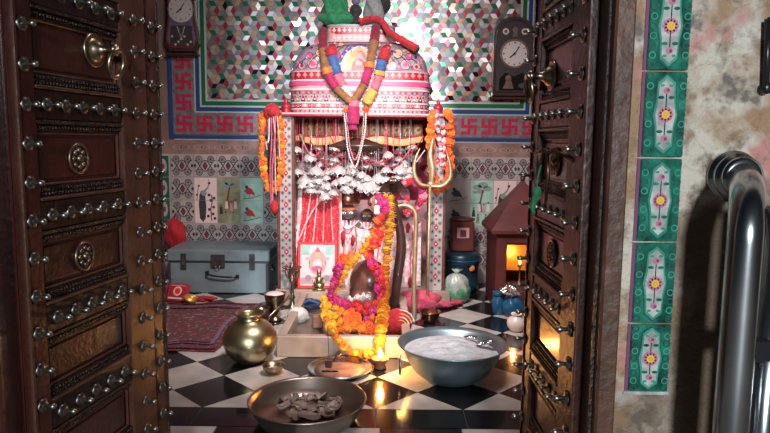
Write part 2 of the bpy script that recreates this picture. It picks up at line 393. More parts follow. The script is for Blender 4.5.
# ---- floor
fl = MB()
fl.box(XL-.1, XR+.1, YI-0.62, YB+.1, -0.1, -0.004, 'grout')
P0 = F(463, 410); BX, BY = P0.x, P0.y; D = 0.326; g = 0.0016
def fpoly(pts, m):
    # clip against room rectangle
    def clip(pts, ax, lim, keep_less):
        out = []
        for i in range(len(pts)):
            a, b = pts[i], pts[(i+1) % len(pts)]
            ia = (a[ax] <= lim) if keep_less else (a[ax] >= lim); ib = (b[ax] <= lim) if keep_less else (b[ax] >= lim)
            if ia: out.append(a)
            if ia != ib:
                t = (lim-a[ax])/(b[ax]-a[ax]); out.append((a[0]+(b[0]-a[0])*t, a[1]+(b[1]-a[1])*t))
        return out
    for ax, lim, kl in ((0, XR, True), (0, XL, False), (1, YB, True), (1, BY+g, False)):
        if len(pts) > 2: pts = clip(pts, ax, lim, kl)
    if len(pts) > 2: fl.add([(x, y, 0) for x, y in pts], [tuple(range(len(pts)))], m)
for j in range(0, 16):
    for i in range(-8, 6):
        cx = BX+(i+(0.5 if j % 2 == 0 else 0))*D; cy = BY+j*D/2
        fpoly([(cx, cy-D/2+g), (cx+D/2-g, cy), (cx, cy+D/2-g), (cx-D/2+g, cy)], 'white' if j % 2 == 0 else 'black')
for i in range(-8, 6):
    x0 = BX+i*D; fl.add([(x0+g, BY-.155, 0), (x0+D-g, BY-.155, 0), (x0+D-g, BY-g, 0), (x0+g, BY-g, 0)], [(0,1,2,3)], 'black')
Q0 = F(461, 428).x; D2 = .285
for r_ in range(3):
    for i in range(-8, 8):
        x0 = Q0+i*D2; y1 = BY-.158-r_*D2
        fl.add([(x0+g, y1-D2+g, 0), (x0+D2-g, y1-D2+g, 0), (x0+D2-g, y1-g, 0), (x0+g, y1-g, 0)], [(0,1,2,3)], 'white' if (i+r_) % 2 == 0 else 'black')
struct(fl.build('floor'))
struct(MB().box(-4, 4, -4, YF-.02, -0.12, -0.02, 'ground').build('floor_court'))
# ---- walls
struct(MB().box(XL-.12, XR+.12, YB, YB+.12, 0, 2.85, 'plaster_in').build('wall_back'))
struct(MB().box(XL-.12, XL, YI, YB, 0, 2.85, 'plaster_in').build('wall_left'))
struct(MB().box(XR, XR+.12, YI, YB, 0, 2.85, 'plaster_in').build('wall_right'))
struct(MB().box(XL-.12, XR+.12, YI-.6, YB+.12, 2.85, 2.95, 'plaster_in').build('ceiling'))
wf = MB()
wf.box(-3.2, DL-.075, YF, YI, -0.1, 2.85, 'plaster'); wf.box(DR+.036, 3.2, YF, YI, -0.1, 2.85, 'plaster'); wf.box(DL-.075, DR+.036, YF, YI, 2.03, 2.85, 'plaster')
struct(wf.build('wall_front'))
tr = MB()
tr.box(DR, DR+.036, YF-.004, YF+.085, 0, 2.03, 'wood_jamb', b=.004); tr.box(DL-.075, DL, YF-.03, YF+.065, 0, 2.03, 'wood', b=.004); tr.box(DL, DR, YF-.004, YF+.085, 1.96, 2.03, 'wood_jamb')
tr.box(DR-.004, DR+.002, YF+.02, YF+.03, 0, 1.96, 'carved')
struct(tr.build('trim_1'))

# ---- back wall decoration
def bw(u, v, off): return Vector((u, YB-0.0-off, v))
MX0, MX1, MZ0, MZ1 = -1.228, .905, 1.268, 2.6
mo = MB(); mo.box(MX0, MX1, YB-.006, YB, MZ0, MZ1, 'mir2')
a = 0.112; rp = a*math.sqrt(3)/2; rnd = random.Random(3)
def inside(p): return MX0+.004 < p[0] < MX1-.004 and MZ0+.004 < p[1] < MZ1-.004
def facet(pts, m, off, tilt):
    if not all(inside(p) for p in pts): 
        pts = [(min(max(p[0], MX0+.002), MX1-.002), min(max(p[1], MZ0+.002), MZ1-.002)) for p in pts]
        if (max(p[0] for p in pts)-min(p[0] for p in pts)) < .004 or (max(p[1] for p in pts)-min(p[1] for p in pts)) < .004: return
    cx = sum(p[0] for p in pts)/len(pts); cz = sum(p[1] for p in pts)/len(pts); tx, tz = rnd.uniform(-tilt, tilt), rnd.uniform(-tilt, tilt)
    mo.add([bw(cx+(p[0]-cx)*.94, cz+(p[1]-cz)*.94, off+(p[0]-cx)*tx+(p[1]-cz)*tz) for p in pts], [tuple(range(len(pts)))], m)
for j in range(-1, int((MZ1-MZ0)/rp)+2):
    for i in range(-1, int((MX1-MX0)/a)+2):
        lx = MX0+.02+(i+(.5 if j % 2 else 0))*a; lz = MZ0+.01+j*rp
        for k in range(6):
            def q(r, d): return (lx+r*math.cos(R(d)), lz+r*math.sin(R(d)))
            facet([(lx, lz), q(a/3, 60*k), q(a/math.sqrt(3), 60*k+30), q(a/3, 60*k+60)], rnd.choice(['mir1', 'mir1', 'mir2', 'mir2', 'mir3', 'mir2', 'mir2', 'black' if rnd.random() < .4 else 'mir3']), .009, .10)
        for k, m in ((0, 'mred'), (1, 'mgreen'), (2, 'morange')):
            ex, ez = math.cos(R(60*k)), math.sin(R(60*k)); cx, cz = lx+ex*a/2, lz+ez*a/2
            s1, s2 = a/6, a/math.sqrt(3)/2
            facet([(cx+ex*s1, cz+ez*s1), (cx-ez*s2, cz+ex*s2), (cx-ex*s1, cz-ez*s1), (cx+ez*s2, cz-ex*s2)], m, .009, .06)
def fr(x0, x1, z0, z1, w, m, t):   # U-shaped frame, open at the top
    mo.box(x0, x0+w, YB-t, YB, z0, MZ1+.1, m); mo.box(x1-w, x1, YB-t, YB, z0, MZ1+.1, m); mo.box(x0+w, x1-w, YB-t, YB, z0, z0+w, m)
fr(MX0-.012, MX1+.012, MZ0-.012, 0, .012, 'palebar', .014)
fr(MX0-.040, MX1+.040, MZ0-.040, 0, .028, 'green', .012)
fr(MX0-.052, MX1+.052, MZ0-.052, 0, .012, 'palebar', .010)
fr(MX0-.080, MX1+.080, MZ0-.080, 0, .028, 'blue', .012)
fr(MX0-.090, MX1+.090, MZ0-.090, 0, .010, 'palebar', .010)
SX0, SX1 = MX0-.09, MX1+.09; ZS1 = MZ0-.09; ZS0 = ZS1-.15
mo.box(SX0-.15, SX1+.15, YB-.006, YB, ZS0, ZS1, 'swbase'); mo.box(SX0-.15, SX0, YB-.006, YB, ZS1, MZ1, 'swbase'); mo.box(SX1, SX1+.15, YB-.006, YB, ZS1, MZ1, 'swbase')
PAT = ['X.XXX', 'X.X..', 'XXXXX', '..X.X', 'XXX.X']
def sw(cx, cz, s=.110):
    c = s/5
    for r_, row in enumerate(PAT):
        for k, ch in enumerate(row):
            if ch == 'X':
                x = cx-s/2+k*c; z = cz+s/2-(r_+1)*c
                mo.add([bw(x, z, .008), bw(x+c*.96, z, .008), bw(x+c*.96, z+c*.96, .008), bw(x, z+c*.96, .008)], [(0, 1, 2, 3)], 'swred')
x = SX0-.075
while x < SX1+.1: sw(x, (ZS0+ZS1)/2); x += .1405
for k in range(10):
    for xx in (SX0-.075, SX1+.075): sw(xx, ZS1+.07+k*.1405)
mo.box(SX0-.15, SX1+.15, YB-.012, YB, ZS0-.030, ZS0-.005, 'blue'); mo.box(SX0-.15, SX1+.15, YB-.010, YB, ZS0-.038, ZS0-.030, 'palebar')
mo.box(SX0-.178, SX0-.15, YB-.012, YB, ZS0-.03, MZ1+.1, 'blue'); mo.box(SX1+.15, SX1+.178, YB-.012, YB, ZS0-.03, MZ1+.1, 'blue')
struct(mo.build('trim_2'))
# floral tiles
ft = MB(); TZ = ZS0-.135; T_ = .161; X0 = -1.498
ft.box(XL+.002, XR-.002, YB-.005, YB, TZ, ZS0-.038, 'frieze')
k = 0; x = X0
while x < XR-.1:
    ft.ring(bw, x+.08, TZ+.048, .055, .006, 'tile_w', .0065, 18, rv=.018); ft.disc(bw, x+.08, TZ+.048, .014, 'tile_w', .0065, 8, rv=.008); ft.disc(bw, x+.08, TZ+.048, .008, 'tile_r', .0075, 8); x += T_*.88
ft.box(XL+.002, XR-.002, YB-.005, YB, 0, TZ, 'tile_w')
PIC = set()
def floral(mp, B, x, z, s, o=.0065):
    e = .002
    for dx in (.25, .75):
        for dz in (.22, .78):
            B.disc(mp, x+dx*s, z+dz*s, .105*s, 'tile_g', o, 12); B.ring(mp, x+dx*s, z+dz*s, .135*s, .032*s, 'tile_d', o+.0007, 14)
            B.disc(mp, x+dx*s, z+dz*s, .045*s, 'tile_r', o+.0007, 8)
    B.poly(mp, [(x+.5*s, z+.30*s), (x+.62*s, z+.5*s), (x+.5*s, z+.70*s), (x+.38*s, z+.5*s)], 'tile_d', o)
    B.poly(mp, [(x+.5*s, z+.38*s), (x+.57*s, z+.5*s), (x+.5*s, z+.62*s), (x+.43*s, z+.5*s)], 'tile_r', o+.0007)
    for sg in (0, 1):
        pts = [(x+(.5+(.5-t)*(1 if sg else -1)*.9)*s, z+(.5+.48*math.cos(2*PI*t)*(-1 if sg else -1)*.5+.0)*s) for t in [i/12*.5+.0 for i in range(13)]]
        B.line(mp, pts, .04*s, 'tile_d', o+.0003)
        pts = [(u, 2*(z+.5*s)-v) for u, v in pts]; B.line(mp, pts, .04*s, 'tile_d', o+.0003)
    for dx in (0, 1):
        B.poly(mp, [(x+dx*s+(.0 if dx == 0 else -.13*s), z+.5*s), (x+dx*s+(.065*s if dx == 0 else -.065*s), z+.60*s), (x+dx*s+(.13*s if dx == 0 else -.0), z+.5*s), (x+dx*s+(.065*s if dx == 0 else -.065*s), z+.40*s)], 'tile_d', o)
    B.line(mp, [(x+e, z+e), (x+s-e, z+e)], .003, 'tile_g', o+.001); B.line(mp, [(x+e, z+e), (x+e, z+s-e)], .003, 'tile_g', o+.001)
pc = (1, 2, 3, 12, 13, 14)
ncol = 17
for c in range(-0, ncol):
    for r_ in range(0, 6):
        if c in pc and r_ in (1, 2): continue
        xx = X0+c*T_; zz = TZ-(r_+1)*T_
        if zz < 0 or xx+T_ > XR: continue
        if -.55 < xx < .2 : continue
        floral(bw, ft, xx, zz, T_)
def picture(c, kind):
    x = X0+c*T_+.003; z1 = TZ-T_-.002; z0 = TZ-3*T_+.002; w = T_-.006; h = z1-z0
    def U(p): return [(x+a_*w, z0+b_*h) for a_, b_ in p]
    bgm = {'peacock': 'p_white', 'tree': 'p_olive', 'birds': 'p_mint', 'birds2': 'tile_w', 'tree2': 'p_mint', 'peacock2': 'p_white'}[kind]
    ft.poly(bw, [(x, z0), (x+w, z0), (x+w, z1), (x, z1)], bgm, .0065)
    o = .0075
    if kind.startswith('peacock'):
        ft.poly(bw, U([(.30, .72), (.48, .60), (.52, .35), (.48, .10), (.36, .02), (.22, .10), (.18, .40), (.22, .62)]), 'tile_d', o)
        ft.disc(bw, x+.42*w, z0+.66*h, .13*w, 'p_grn', o+.0005, 12); ft.line(bw, U([(.44, .70), (.60, .78), (.66, .86)]), [.1*w, .07*w, .05*w], 'p_grn', o+.0008)
        ft.disc(bw, x+.67*w, z0+.88*h, .06*w, 'tile_d', o+.001); ft.line(bw, U([(.67, .9), (.63, .97)]), .02*w, 'tile_d', o+.001)
        ft.line(bw, U([(.75, .05), (.72, .3), (.8, .5), (.75, .62)]), .05*w, 'p_brown', o)
        for px_, pz_ in ((.65, .3), (.85, .35), (.72, .5), (.88, .55), (.65, .62), (.82, .2), (.6, .15), (.9, .1)): ft.disc(bw, x+px_*w, z0+pz_*h, .07*w, 'tile_d', o, 7)
        ft.line(bw, U([(.1, .5), (.18, .8)]), .03*w, 'tile_d', o); ft.disc(bw, x+.2*w, z0+.82*h, .05*w, 'tile_d', o, 6); ft.disc(bw, x+.1*w, z0+.62*h, .05*w, 'tile_d', o, 6)
    elif kind.startswith('tree'):
        for px_, pz_, rr in ((.3, .85, .2), (.55, .9, .24), (.75, .82, .2), (.45, .76, .18), (.2, .74, .12)): ft.disc(bw, x+px_*w, z0+pz_*h, rr*w, 'p_grn', o, 9, rv=rr*w*.6)
        ft.line(bw, U([(.5, .3), (.45, .55), (.55, .8)]), .07*w, 'p_brown', o+.0004)
        for px_, pz_, mm in ((.15, .3, 'tile_d'), (.4, .42, 'p_white'), (.6, .38, 'p_pink'), (.8, .42, 'p_white'), (.35, .15, 'p_olive'), (.7, .15, 'p_grn')):
            ft.poly(bw, [(x+(px_-.08)*w, z0+(pz_-.1)*h), (x+(px_+.08)*w, z0+(pz_-.1)*h), (x+(px_+.05)*w, z0+(pz_+.06)*h), (x+(px_-.05)*w, z0+(pz_+.06)*h)], mm, o+.0006); ft.disc(bw, x+px_*w, z0+(pz_+.09)*h, .045*w, 'p_brown', o+.0006, 7)
    else:
        for bz in (.08, .56):
            ft.poly(bw, U([(.15, bz+.16), (.35, bz+.24), (.52, bz+.2), (.68, bz+.06), (.5, bz+.08), (.3, bz+.08)]), 'p_red' if kind == 'birds' else 'tile_d', o)
            ft.disc(bw, x+.28*w, z0+(bz+.24)*h, .08*w, 'tile_d', o+.0005, 8); ft.line(bw, U([(.4, bz+.08), (.42, bz)]), .02*w, 'tile_d', o)
            ft.line(bw, U([(.1, bz-.02), (.5, bz+.0), (.9, bz+.06)]), .035*w, 'p_brown', o+.0002)
            for q_ in range(4): ft.disc(bw, x+(.2+.2*q_)*w, z0+(bz+.03+.03*(q_ % 2))*h, .05*w, 'p_grn', o+.0004, 6)
    ft.line(bw, [(x, (z0+z1)/2), (x+w, (z0+z1)/2)], .002, 'tile_g', o+.002)
for c, kd in zip(pc, ('peacock', 'tree', 'birds', 'birds2', 'tree2', 'peacock2')): picture(c, kd)
# green strip in the corner
for k in range(7):
    z0 = TZ-.01-(k+1)*.15
    if z0 < 0: break
    ft.poly(bw, [(XL+.03, z0), (X0-.012, z0), (X0-.012, z0+.146), (XL+.03, z0+.146)], 'tgreen_d', .0065); ft.disc(bw, (XL+X0)/2+.01, z0+.073, .026, 'tile_w', .0073, 10, rv=.055); ft.disc(bw, (XL+X0)/2+.01, z0+.073, .012, 'tile_r', .008, 8, rv=.02)
struct(ft.build('trim_3'))

# ---- green relief tile strip on the outer plaster
def ow(u, v, off): return Vector((u, YF-off, v))
gs = MB(); GX0, GX1 = .458, .531
joints = [W(650, y, YF).z for y in (391, 323, 242, 157, 71)]
d_ = (joints[-1]-joints[1])/3
zs = [joints[0]] + [joints[1]+d_*k for k in range(9)]
for k in range(len(zs)-1):
    z0, z1 = zs[k]+.0015, zs[k+1]-.0015; cx = (GX0+GX1)/2; h = z1-z0; cz = (z0+z1)/2; w = GX1-GX0
    gs.box(GX0, GX1, YF-.006, YF, z0, z1, 'tgreen', b=.0015)
    for q_ in range(9):
        for sx in (-1, 1):
            zz = z0+h*(q_+.5)/9; gs.ring(ow, cx+sx*w*.40, zz, .0055, .0022, 'tgreen_l' if q_ % 2 else 'tgreen_d', .0075, 10)
    def hexa(s, t): return [(cx, cz+h*.47*t), (cx+w*.20*s, cz+h*.38*t), (cx+w*.22*s, cz+h*.17*t), (cx+w*.28*s, cz), (cx+w*.22*s, cz-h*.17*t), (cx+w*.20*s, cz-h*.38*t), (cx, cz-h*.47*t), (cx-w*.20*s, cz-h*.38*t), (cx-w*.22*s, cz-h*.17*t), (cx-w*.28*s, cz), (cx-w*.22*s, cz+h*.17*t), (cx-w*.20*s, cz+h*.38*t)]
    gs.poly(ow, hexa(1.15, 1.03), 'tgreen_d', .0068); gs.poly(ow, hexa(1.05, .98), 'tgreen_l', .0074); gs.poly(ow, hexa(.88, .90), 'twhite', .0080)
    if k != 5:
        for q_ in range(10): aa = 2*PI*q_/10; gs.disc(ow, cx+.0095*math.cos(aa), cz+.0095*math.sin(aa), .0045, 'tpink', .0088, 8)
        gs.disc(ow, cx, cz, .0075, 'tyellow', .0096, 12); gs.ring(ow, cx, cz, .0032, .0015, 'p_orange', .0100, 10)
        for sg in (-1, 1):
            gs.disc(ow, cx, cz+sg*h*.28, .006, 'tpink', .0088, 8); gs.disc(ow, cx+.002, cz+sg*h*.285, .003, 'tpurple', .0094, 6)
            for sx in (-1, 1):
                gs.disc(ow, cx+sx*.009, cz+sg*h*.20, .0055, 'tgreen', .0088, 8, rv=.003); gs.line(ow, [(cx, cz+sg*.011), (cx, cz+sg*h*.26)], .0016, 'tgreen', .0086)
                gs.disc(ow, cx+sx*.008, cz+sg*h*.34, .004, 'tgreen_l', .0088, 8, rv=.0025)
    else:
        gs.poly(ow, [(cx-.014, cz-.02), (cx+.002, cz-.03), (cx+.014, cz-.018), (cx+.012, cz+.012), (cx+.002, cz+.03), (cx-.010, cz+.016)], 'black', .0088)
    gs.box(GX0-.006, GX0-.001, YF-.004, YF, z0, z1, 'tpurple')
gs.box(GX0-.008, GX1+.004, YF-.003, YF, zs[0]-.006, zs[0], 'twhite')
struct(gs.build('trim_4'))

# ================================================================== DOORS
def stud_mb(p, nrm, s=1.0, z=0):
    B = MB(); q = Vector((0, 0, 1)).rotation_difference(Vector(nrm)).to_matrix()
    B.lathe([(.0145*s, 0), (.0145*s, .003), (.010*s, .006), (.005*s, .007)], p, 'stud_disc', 12, q, flute=6, fl=.10)
    B.lathe([(.0042*s, .004), (.0040*s, .016*s), (.0062*s, .019*s), (.0066*s, .024*s), (.0050*s, .029*s), (.0, .031*s)], p, 'stud', 10, q)
    return B
def leaf(name, label, hinge, ang, s, L, rails, studcols, handle, medals, zst):
    """leaf in local frame: x along the leaf from the hinge, y*s out of the seen face"""
    root = bpy.data.objects.new(name, None); COL.objects.link(root); root.location = (0, 0, 0); struct(root)
    part = []
    def bx(B, x0, x1, y0, y1, z0, z1, m, b=0):
        y0, y1 = (s*y0, s*y1) if s > 0 else (s*y1, s*y0); B.box(x0, x1, y0, y1, z0, z1, m, b=b); return B
    H = 1.95; Z0 = .012; pr = L-.19 if s < 0 else L-.10; ns = .052 if s < 0 else .112
    part.append(bx(MB(), 0, L-.08, -.045, -.014, Z0, H, 'wood').build('door_board', root))
    for (a0, a1, m) in ((0, ns, 'wood' if s < 0 else 'wood_edge'), (pr, L-.08, 'wood_edge')):
        part.append(bx(MB(), a0, a1, -.014, .004, Z0, H, m, b=.002).build('stile', root))
    part.append(bx(MB(), -.0, .010, -.012, .007, Z0, H, 'wood_edge', b=.002).build('edge_strip', root))
    part.append(bx(bx(bx(MB(), L-.08, L, -.05, -.004, Z0, H, 'wood_edge', b=.003), L-.072, L-.066, -.006, .0, Z0, H, 'carved'), L-.014, L-.008, -.006, .0, Z0, H, 'carved').build('astragal', root))
    for z in rails:
        B = bx(MB(), ns, pr, -.014, .001, z-.030, z+.030, 'railwood', b=.003)
        bx(B, ns, pr, -.014, .007, z+.030, z+.037, 'wood_edge', b=.002)
        bx(B, ns, pr, -.014, .004, z-.037, z-.030, 'carved', b=.001)
        bx(B, ns, pr, -.014, -.004, z+.037, z+.058, 'carved'); bx(B, ns, pr, -.014, -.006, z-.052, z-.037, 'carved')
        n = int((pr-ns)/.0095)
        for k in range(n):
            xx = ns+(k+.5)*(pr-ns)/n
            for zz in (z+.0425, z+.052, z-.0445):
                bx(B, xx-.0032, xx+.0032, -.006, -.0005, zz-.0032, zz+.0032, 'carved', b=.001)
        part.append(B.build('rail', root))
        B = MB()
    for i in range(len(rails)-1):
        z0, z1 = rails[i]+.058, rails[i+1]-.052; B = MB(); x0, x1 = ns+.004, pr-.004
        for (a0, a1, c0, c1) in ((x0, x1, z0, z0+.006), (x0, x1, z1-.006, z1), (x0, x0+.006, z0, z1), (x1-.006, x1, z0, z1)): bx(B, a0, a1, -.014, -.007, c0, c1, 'wood_edge', b=.002)
        bx(B, x0+.014, x1-.014, -.014, -.010, z0+.012, z1-.012, 'wood', b=.003)
        part.append(B.build('panel', root))
    nrm = (0, s, 0)
    sc = [(x, z) for x in studcols for z in [zst+k*.0735 for k in range(-6, 10)]]
    n = 5
    for z in rails:
        for k in range(n): sc.append((.085+k*(pr-.10)/(n-1)*.93 if s < 0 else ns+.02+k*(pr-ns-.04)/(n-1), z+.0001))
    base = None; railz = [z+.0001 for z in rails]
    for (x, z) in sc:
        if not (.2 < z < 1.35): continue
        yy = -.004 if x > L-.08 else (.004 if (x < ns or x > pr) else .001)
        if base is None: base = stud_mb((0, 0, 0), nrm).build('stud', root); o = base
        else: o = base.copy(); COL.objects.link(o)
        o.location = (x, yy*s, z); part.append(o)
        if z in railz: o.scale = (1, 1.1, 1) if s < 0 else (.8, .8, .8)
    for (x, z) in medals:
        B = MB(); q = Vector((0, 0, 1)).rotation_difference(Vector(nrm)).to_matrix(); c = (x, -.010*s, z)
        B.lathe([(.0, .001), (.028, .001), (.028, .004)], c, 'carved', 24, q); B.tube([Vector(c)+q @ Vector((.031*math.cos(2*PI*k/24), .031*math.sin(2*PI*k/24), .003)) for k in range(24)], .0035, 'medal', 6, True)
        for k in range(8):
            aa = 2*PI*k/8; B.ball(Vector(c)+q @ Vector((.018*math.cos(aa), .018*math.sin(aa), .003)), (.0055, .0055, .0055), 'medal', 8, 5)
        B.ball(Vector(c)+q @ Vector((0, 0, .004)), .009, 'medal', 10, 6)
        part.append(B.build('medallion', root))
    x, z = handle
    q = Vector((0, 0, 1)).rotation_difference(Vector(nrm)).to_matrix(); c = Vector((x, 0, z))
    B = MB(); B.lathe([(.038, -.010), (.038, -.006), (.034, -.004), (.030, -.006), (.024, -.005), (.022, .004), (.014, .010), (.009, .018), (.009, .034), (.013, .038), (.013, .046), (.006, .050), (0, .050)], c, 'brass_old', 24, q)
    hp = B.build('handle_plate', root); part.append(hp)
    rc = c+Vector((0, s*.044, -.030)); B = MB()
    B.tube([rc+Vector((.027*math.cos(2*PI*k/24), s*.006*math.sin(2*PI*k/24), .030*math.sin(2*PI*k/24))) for k in range(24)], .0052, 'brass_old', 8, True)
    B.ball(rc+Vector((0, 0, .030)), .009, 'brass_old', 10, 6)
    part.append(B.build('ring_handle', hp))
    root.location = (hinge[0], hinge[1], 0); root.rotation_euler = (0, 0, ang)
    root['label'] = label; root['category'] = 'door'
    return root, part
rails = [.436-.21, .436, .636, .845, 1.063, 1.28, 1.49, 1.70]
LL = .535
dl, _ = leaf('door_1', 'left wooden temple door leaf standing open, studded with metal knobs', (-.683, 1.184), R(90-9.5), -1, LL, rails,
         (.024, LL-.135, LL-.040), (.262, 1.192), [(.19, .955), (.195, .742)], .987-.0735*4)
LR = .46
dr, _ = leaf('door_2', 'right wooden temple door leaf standing open beside the plastered wall', (.388, 1.235), R(90+1.0), 1, LR, rails,
         (.036, LR-.020), (.30, 1.155), [(.235, .955), (.235, .742)], .987-.0735*4)
# iron latch hanging on the right leaf
B = MB(); p0 = Vector((.377, 1.33, .955)); 
B.tube([W(575, 160, 1.30), W(553, 150, 1.42), W(547, 153, 1.44)], .005, 'bronze_d', 8); B.tube([W(547, 153, 1.44), W(548, 175, 1.44), W(545, 203, 1.45)], .0045, 'bronze_d', 8); B.tube([W(548, 150, 1.44), W(537, 153, 1.48)], .006, 'bronze_d', 8)
B.ball(W(575, 160, 1.31), .009, 'bronze_d')
o = B.build('hinged_latch', None, (0, 0, 0))
tag(o, 'dark iron hasp hanging on the right door leaf above the panel medallion', 'latch')
# thread knot of green cloth tied to the latch
B = MB(); B.ball(W(537, 193, 1.45), (.010, .008, .014), 'c_green', 10, 7, wob=.2); B.tube([W(537, 193, 1.45), W(532, 208, 1.44), W(534, 214, 1.44)], [.008, .006, .003], 'c_green', 8); B.tube([W(541, 165, 1.45), W(537, 180, 1.45), W(537, 193, 1.45)], .002, 'c_green', 6)
tag(B.build('cloth_knot'), 'little green cloth knot tied to the right door latch', 'cloth')

# ================================================================== SHRINE
YS = 3.76                                   # front of the shrine body
SCX = -.160                                 # its axis
# marble plinth
o = MB().box(-.66, .40, YS, YB-.006, 0, .10, 'marble_old', b=.006).build('shrine_plinth')
tag(o, 'low yellowed marble plinth under the shrine against the back wall', 'plinth')
# two tiled pillars
def pillar(x0, x1, label):
    y0, y1 = YS+.03, YS+.16
    base = .1012
    root = empty('shrine_pillar', ((x0+x1)/2, (y0+y1)/2, base), label, 'pillar', 'pillars of the shrine')
    B = MB(); B.box(x0, x1, y0, y1, base, 1.135, 'tile_w'); w = x1-x0; mp = lambda u, v, off: Vector((u, y0-off+.004, v)); n = int((1.135-base)/w)
    mpr = lambda u, v, off: Vector((x1+off-.004, u, v)); mpl = lambda u, v, off: Vector((x0-off+.004, u, v))
    for k in range(n):
        z = 1.135-(k+1)*w
        for m_, a0 in ((mp, x0), (mpr, y0), (mpl, y0)):
            ww = w if m_ is mp else y1-y0
            for dx in (.28, .72): B.disc(m_, a0+dx*ww, z+.25*w, .13*w, 'tile_g', .005, 9); B.disc(m_, a0+dx*ww, z+.75*w, .13*w, 'tile_g', .005, 9); B.disc(m_, a0+dx*ww, z+.25*w, .06*w, 'tile_d', .0057, 7); B.disc(m_, a0+dx*ww, z+.75*w, .06*w, 'tile_r', .0057, 7)
            B.poly(m_, [(a0+.5*ww, z+.26*w), (a0+.66*ww, z+.5*w), (a0+.5*ww, z+.74*w), (a0+.34*ww, z+.5*w)], 'p_red', .0055); B.disc(m_, a0+.5*ww, z+.5*w, .05*w, 'p_white', .0062, 6)
            B.disc(m_, a0+.5*ww, z, .07*w, 'tile_r', .0055, 6)
    B.build('shaft', root)
    B = MB(); B.box(x0-.006, x0+.012, y0-.006, y0+.02, base, 1.135, 'p_brown', b=.003); B.box(x1-.012, x1+.006, y0-.006, y0+.02, base, 1.135, 'p_brown', b=.003); B.build('edge_moulding', root)
    B = MB(); c = ((x0+x1)/2, (y0+y1)/2-.03, 1.157)
    B.lathe([(.030, 0), (.034, .008), (.020, .016), (.028, .030), (.030, .040), (.018, .055), (.010, .062), (.013, .070), (.004, .085), (0, .092)], c, 'p_red', 14); B.build('finial', root)
pillar(-.640, -.545, 'floral tiled shrine pillar with brown edges behind the left marigold garland')
pillar(.258, .358, 'narrow floral tiled shrine pillar behind the trident and right garland')
# the painted canopy
root = empty('shrine_canopy', (SCX, 4.1, 1.136), 'domed white canopy painted with pink and red bands over the idols', 'canopy')
B = MB(); B.box(-.71, .385, YS-.01, YB-.02, 1.136, 1.156, 'p_red', b=.004); B.box(-.70, .375, YS-.016, YS-.01, 1.149, 1.155, 'p_white'); B.build('lintel', root)
ZC = [1.156, 1.40, 1.585, 1.69]; HW0 = .424; HD0 = .335; YC = 4.10
def prof(z):
    if z <= ZC[1]: return HW0, HD0
    if z <= ZC[2]:
        t = (z-ZC[1])/(ZC[2]-ZC[1]); q = math.cos(math.asin(min(1, t))*.90); q = (q-math.cos(.9*PI/2))/(1-math.cos(.9*PI/2))
        return .215+(HW0-.215-.012)*q, .17+(HD0-.17-.012)*q
    return .206, .162
def cyf(x, z, off=0):
    hw, hd = prof(z); t = min(.999, abs(x-SCX)/hw); n = 5; return Vector((x, YC-hd*(1-t**n)**(1/n)-off, z))
def cpt(a_, z, sc=1.0):
    hw, hd = prof(z); n = 5; c_, s_ = math.cos(a_), math.sin(a_)
    return Vector((SCX+sc*hw*math.copysign(abs(c_)**(2/n), c_), YC+sc*hd*math.copysign(abs(s_)**(2/n), s_), z))
def shell(z0, z1, m, nz, B, sc=1.0):
    N = 72; rows = [z0+(z1-z0)*i/nz for i in range(nz+1)]; vs = [cpt(2*PI*k/N, z, sc) for z in rows for k in range(N)]
    fs = [(i*N+k, i*N+(k+1) % N, (i+1)*N+(k+1) % N, (i+1)*N+k) for i in range(nz) for k in range(N)]; B.add(vs, fs, m, True)
    B.add([cpt(2*PI*k/N, z1, sc) for k in range(N)], [tuple(range(N))], m); B.add([cpt(2*PI*k/N, z0, sc) for k in range(N)], [tuple(range(N))[::-1]], m)
mpc = lambda u, v, off: cyf(u, v, off+.003)
B = MB(); shell(ZC[0], 1.40, 'p_pink', 1, B)
for z in (1.180, 1.215, 1.292, 1.345, 1.397): shell(z-.004, z+.004, 'p_white', 1, B, 1.012)
shell(1.316, 1.338, 'p_mag', 1, B, 1.018); shell(1.182, 1.190, 'p_red', 1, B, 1.008)
def band(n, z, h, fn):
    for k in range(n):
        x = SCX-HW0*.985+(k+.5)*2*HW0*.985/n; fn(x, z, 2*HW0*.985/n, h)
def heart(B, x, z, w, h, m, m2, o=.004):
    B.poly(mpc, [(x-w*.48, z), (x, z-h*.5), (x+w*.48, z), (x+w*.3, z+h*.2), (x-w*.3, z+h*.2)], m, o)
    for dx, dz in ((-.2, .02), (.2, .02), (0, .28)): B.disc(mpc, x+dx*w, z+dz*h, .19*w, m2, o+.001, 8)
    B.poly(mpc, [(x-w*.12, z-h*.3), (x+w*.12, z-h*.3), (x, z+h*.1)], m2, o+.001)
# scalloped red band
for k in range(21):
    x = SCX-HW0*.97+(k+.5)*HW0*1.94/21; w = HW0*1.94/21
    B.poly(mpc, [(x-w/2, 1.350), (x+w/2, 1.350), (x+w/2, 1.392), (x-w/2, 1.392)], 'p_red', .0035); heart(B, x, 1.374, w*.8, .040, 'p_brred', 'p_pink', .0045)
for k in range(24):
    x = SCX-HW0*.97+(k+.5)*HW0*1.94/24; w = HW0*1.94/24
    B.poly(mpc, [(x-w*.5, 1.268), (x+w*.5, 1.268), (x+w*.5, 1.284), (x-w*.5, 1.284)], 'p_red' if k % 2 else 'p_mag', .0033); B.poly(mpc, [(x-w*.42, 1.224), (x+w*.42, 1.224), (x, 1.262)], 'p_grn' if k % 2 else 'p_line', .0035); B.disc(mpc, x, 1.272, .010, 'p_grn', .0035, 8); B.disc(mpc, x, 1.236, .006, 'p_white', .0045, 6)
    B.disc(mpc, x+w/2, 1.252, .006, 'p_red', .0045, 6)
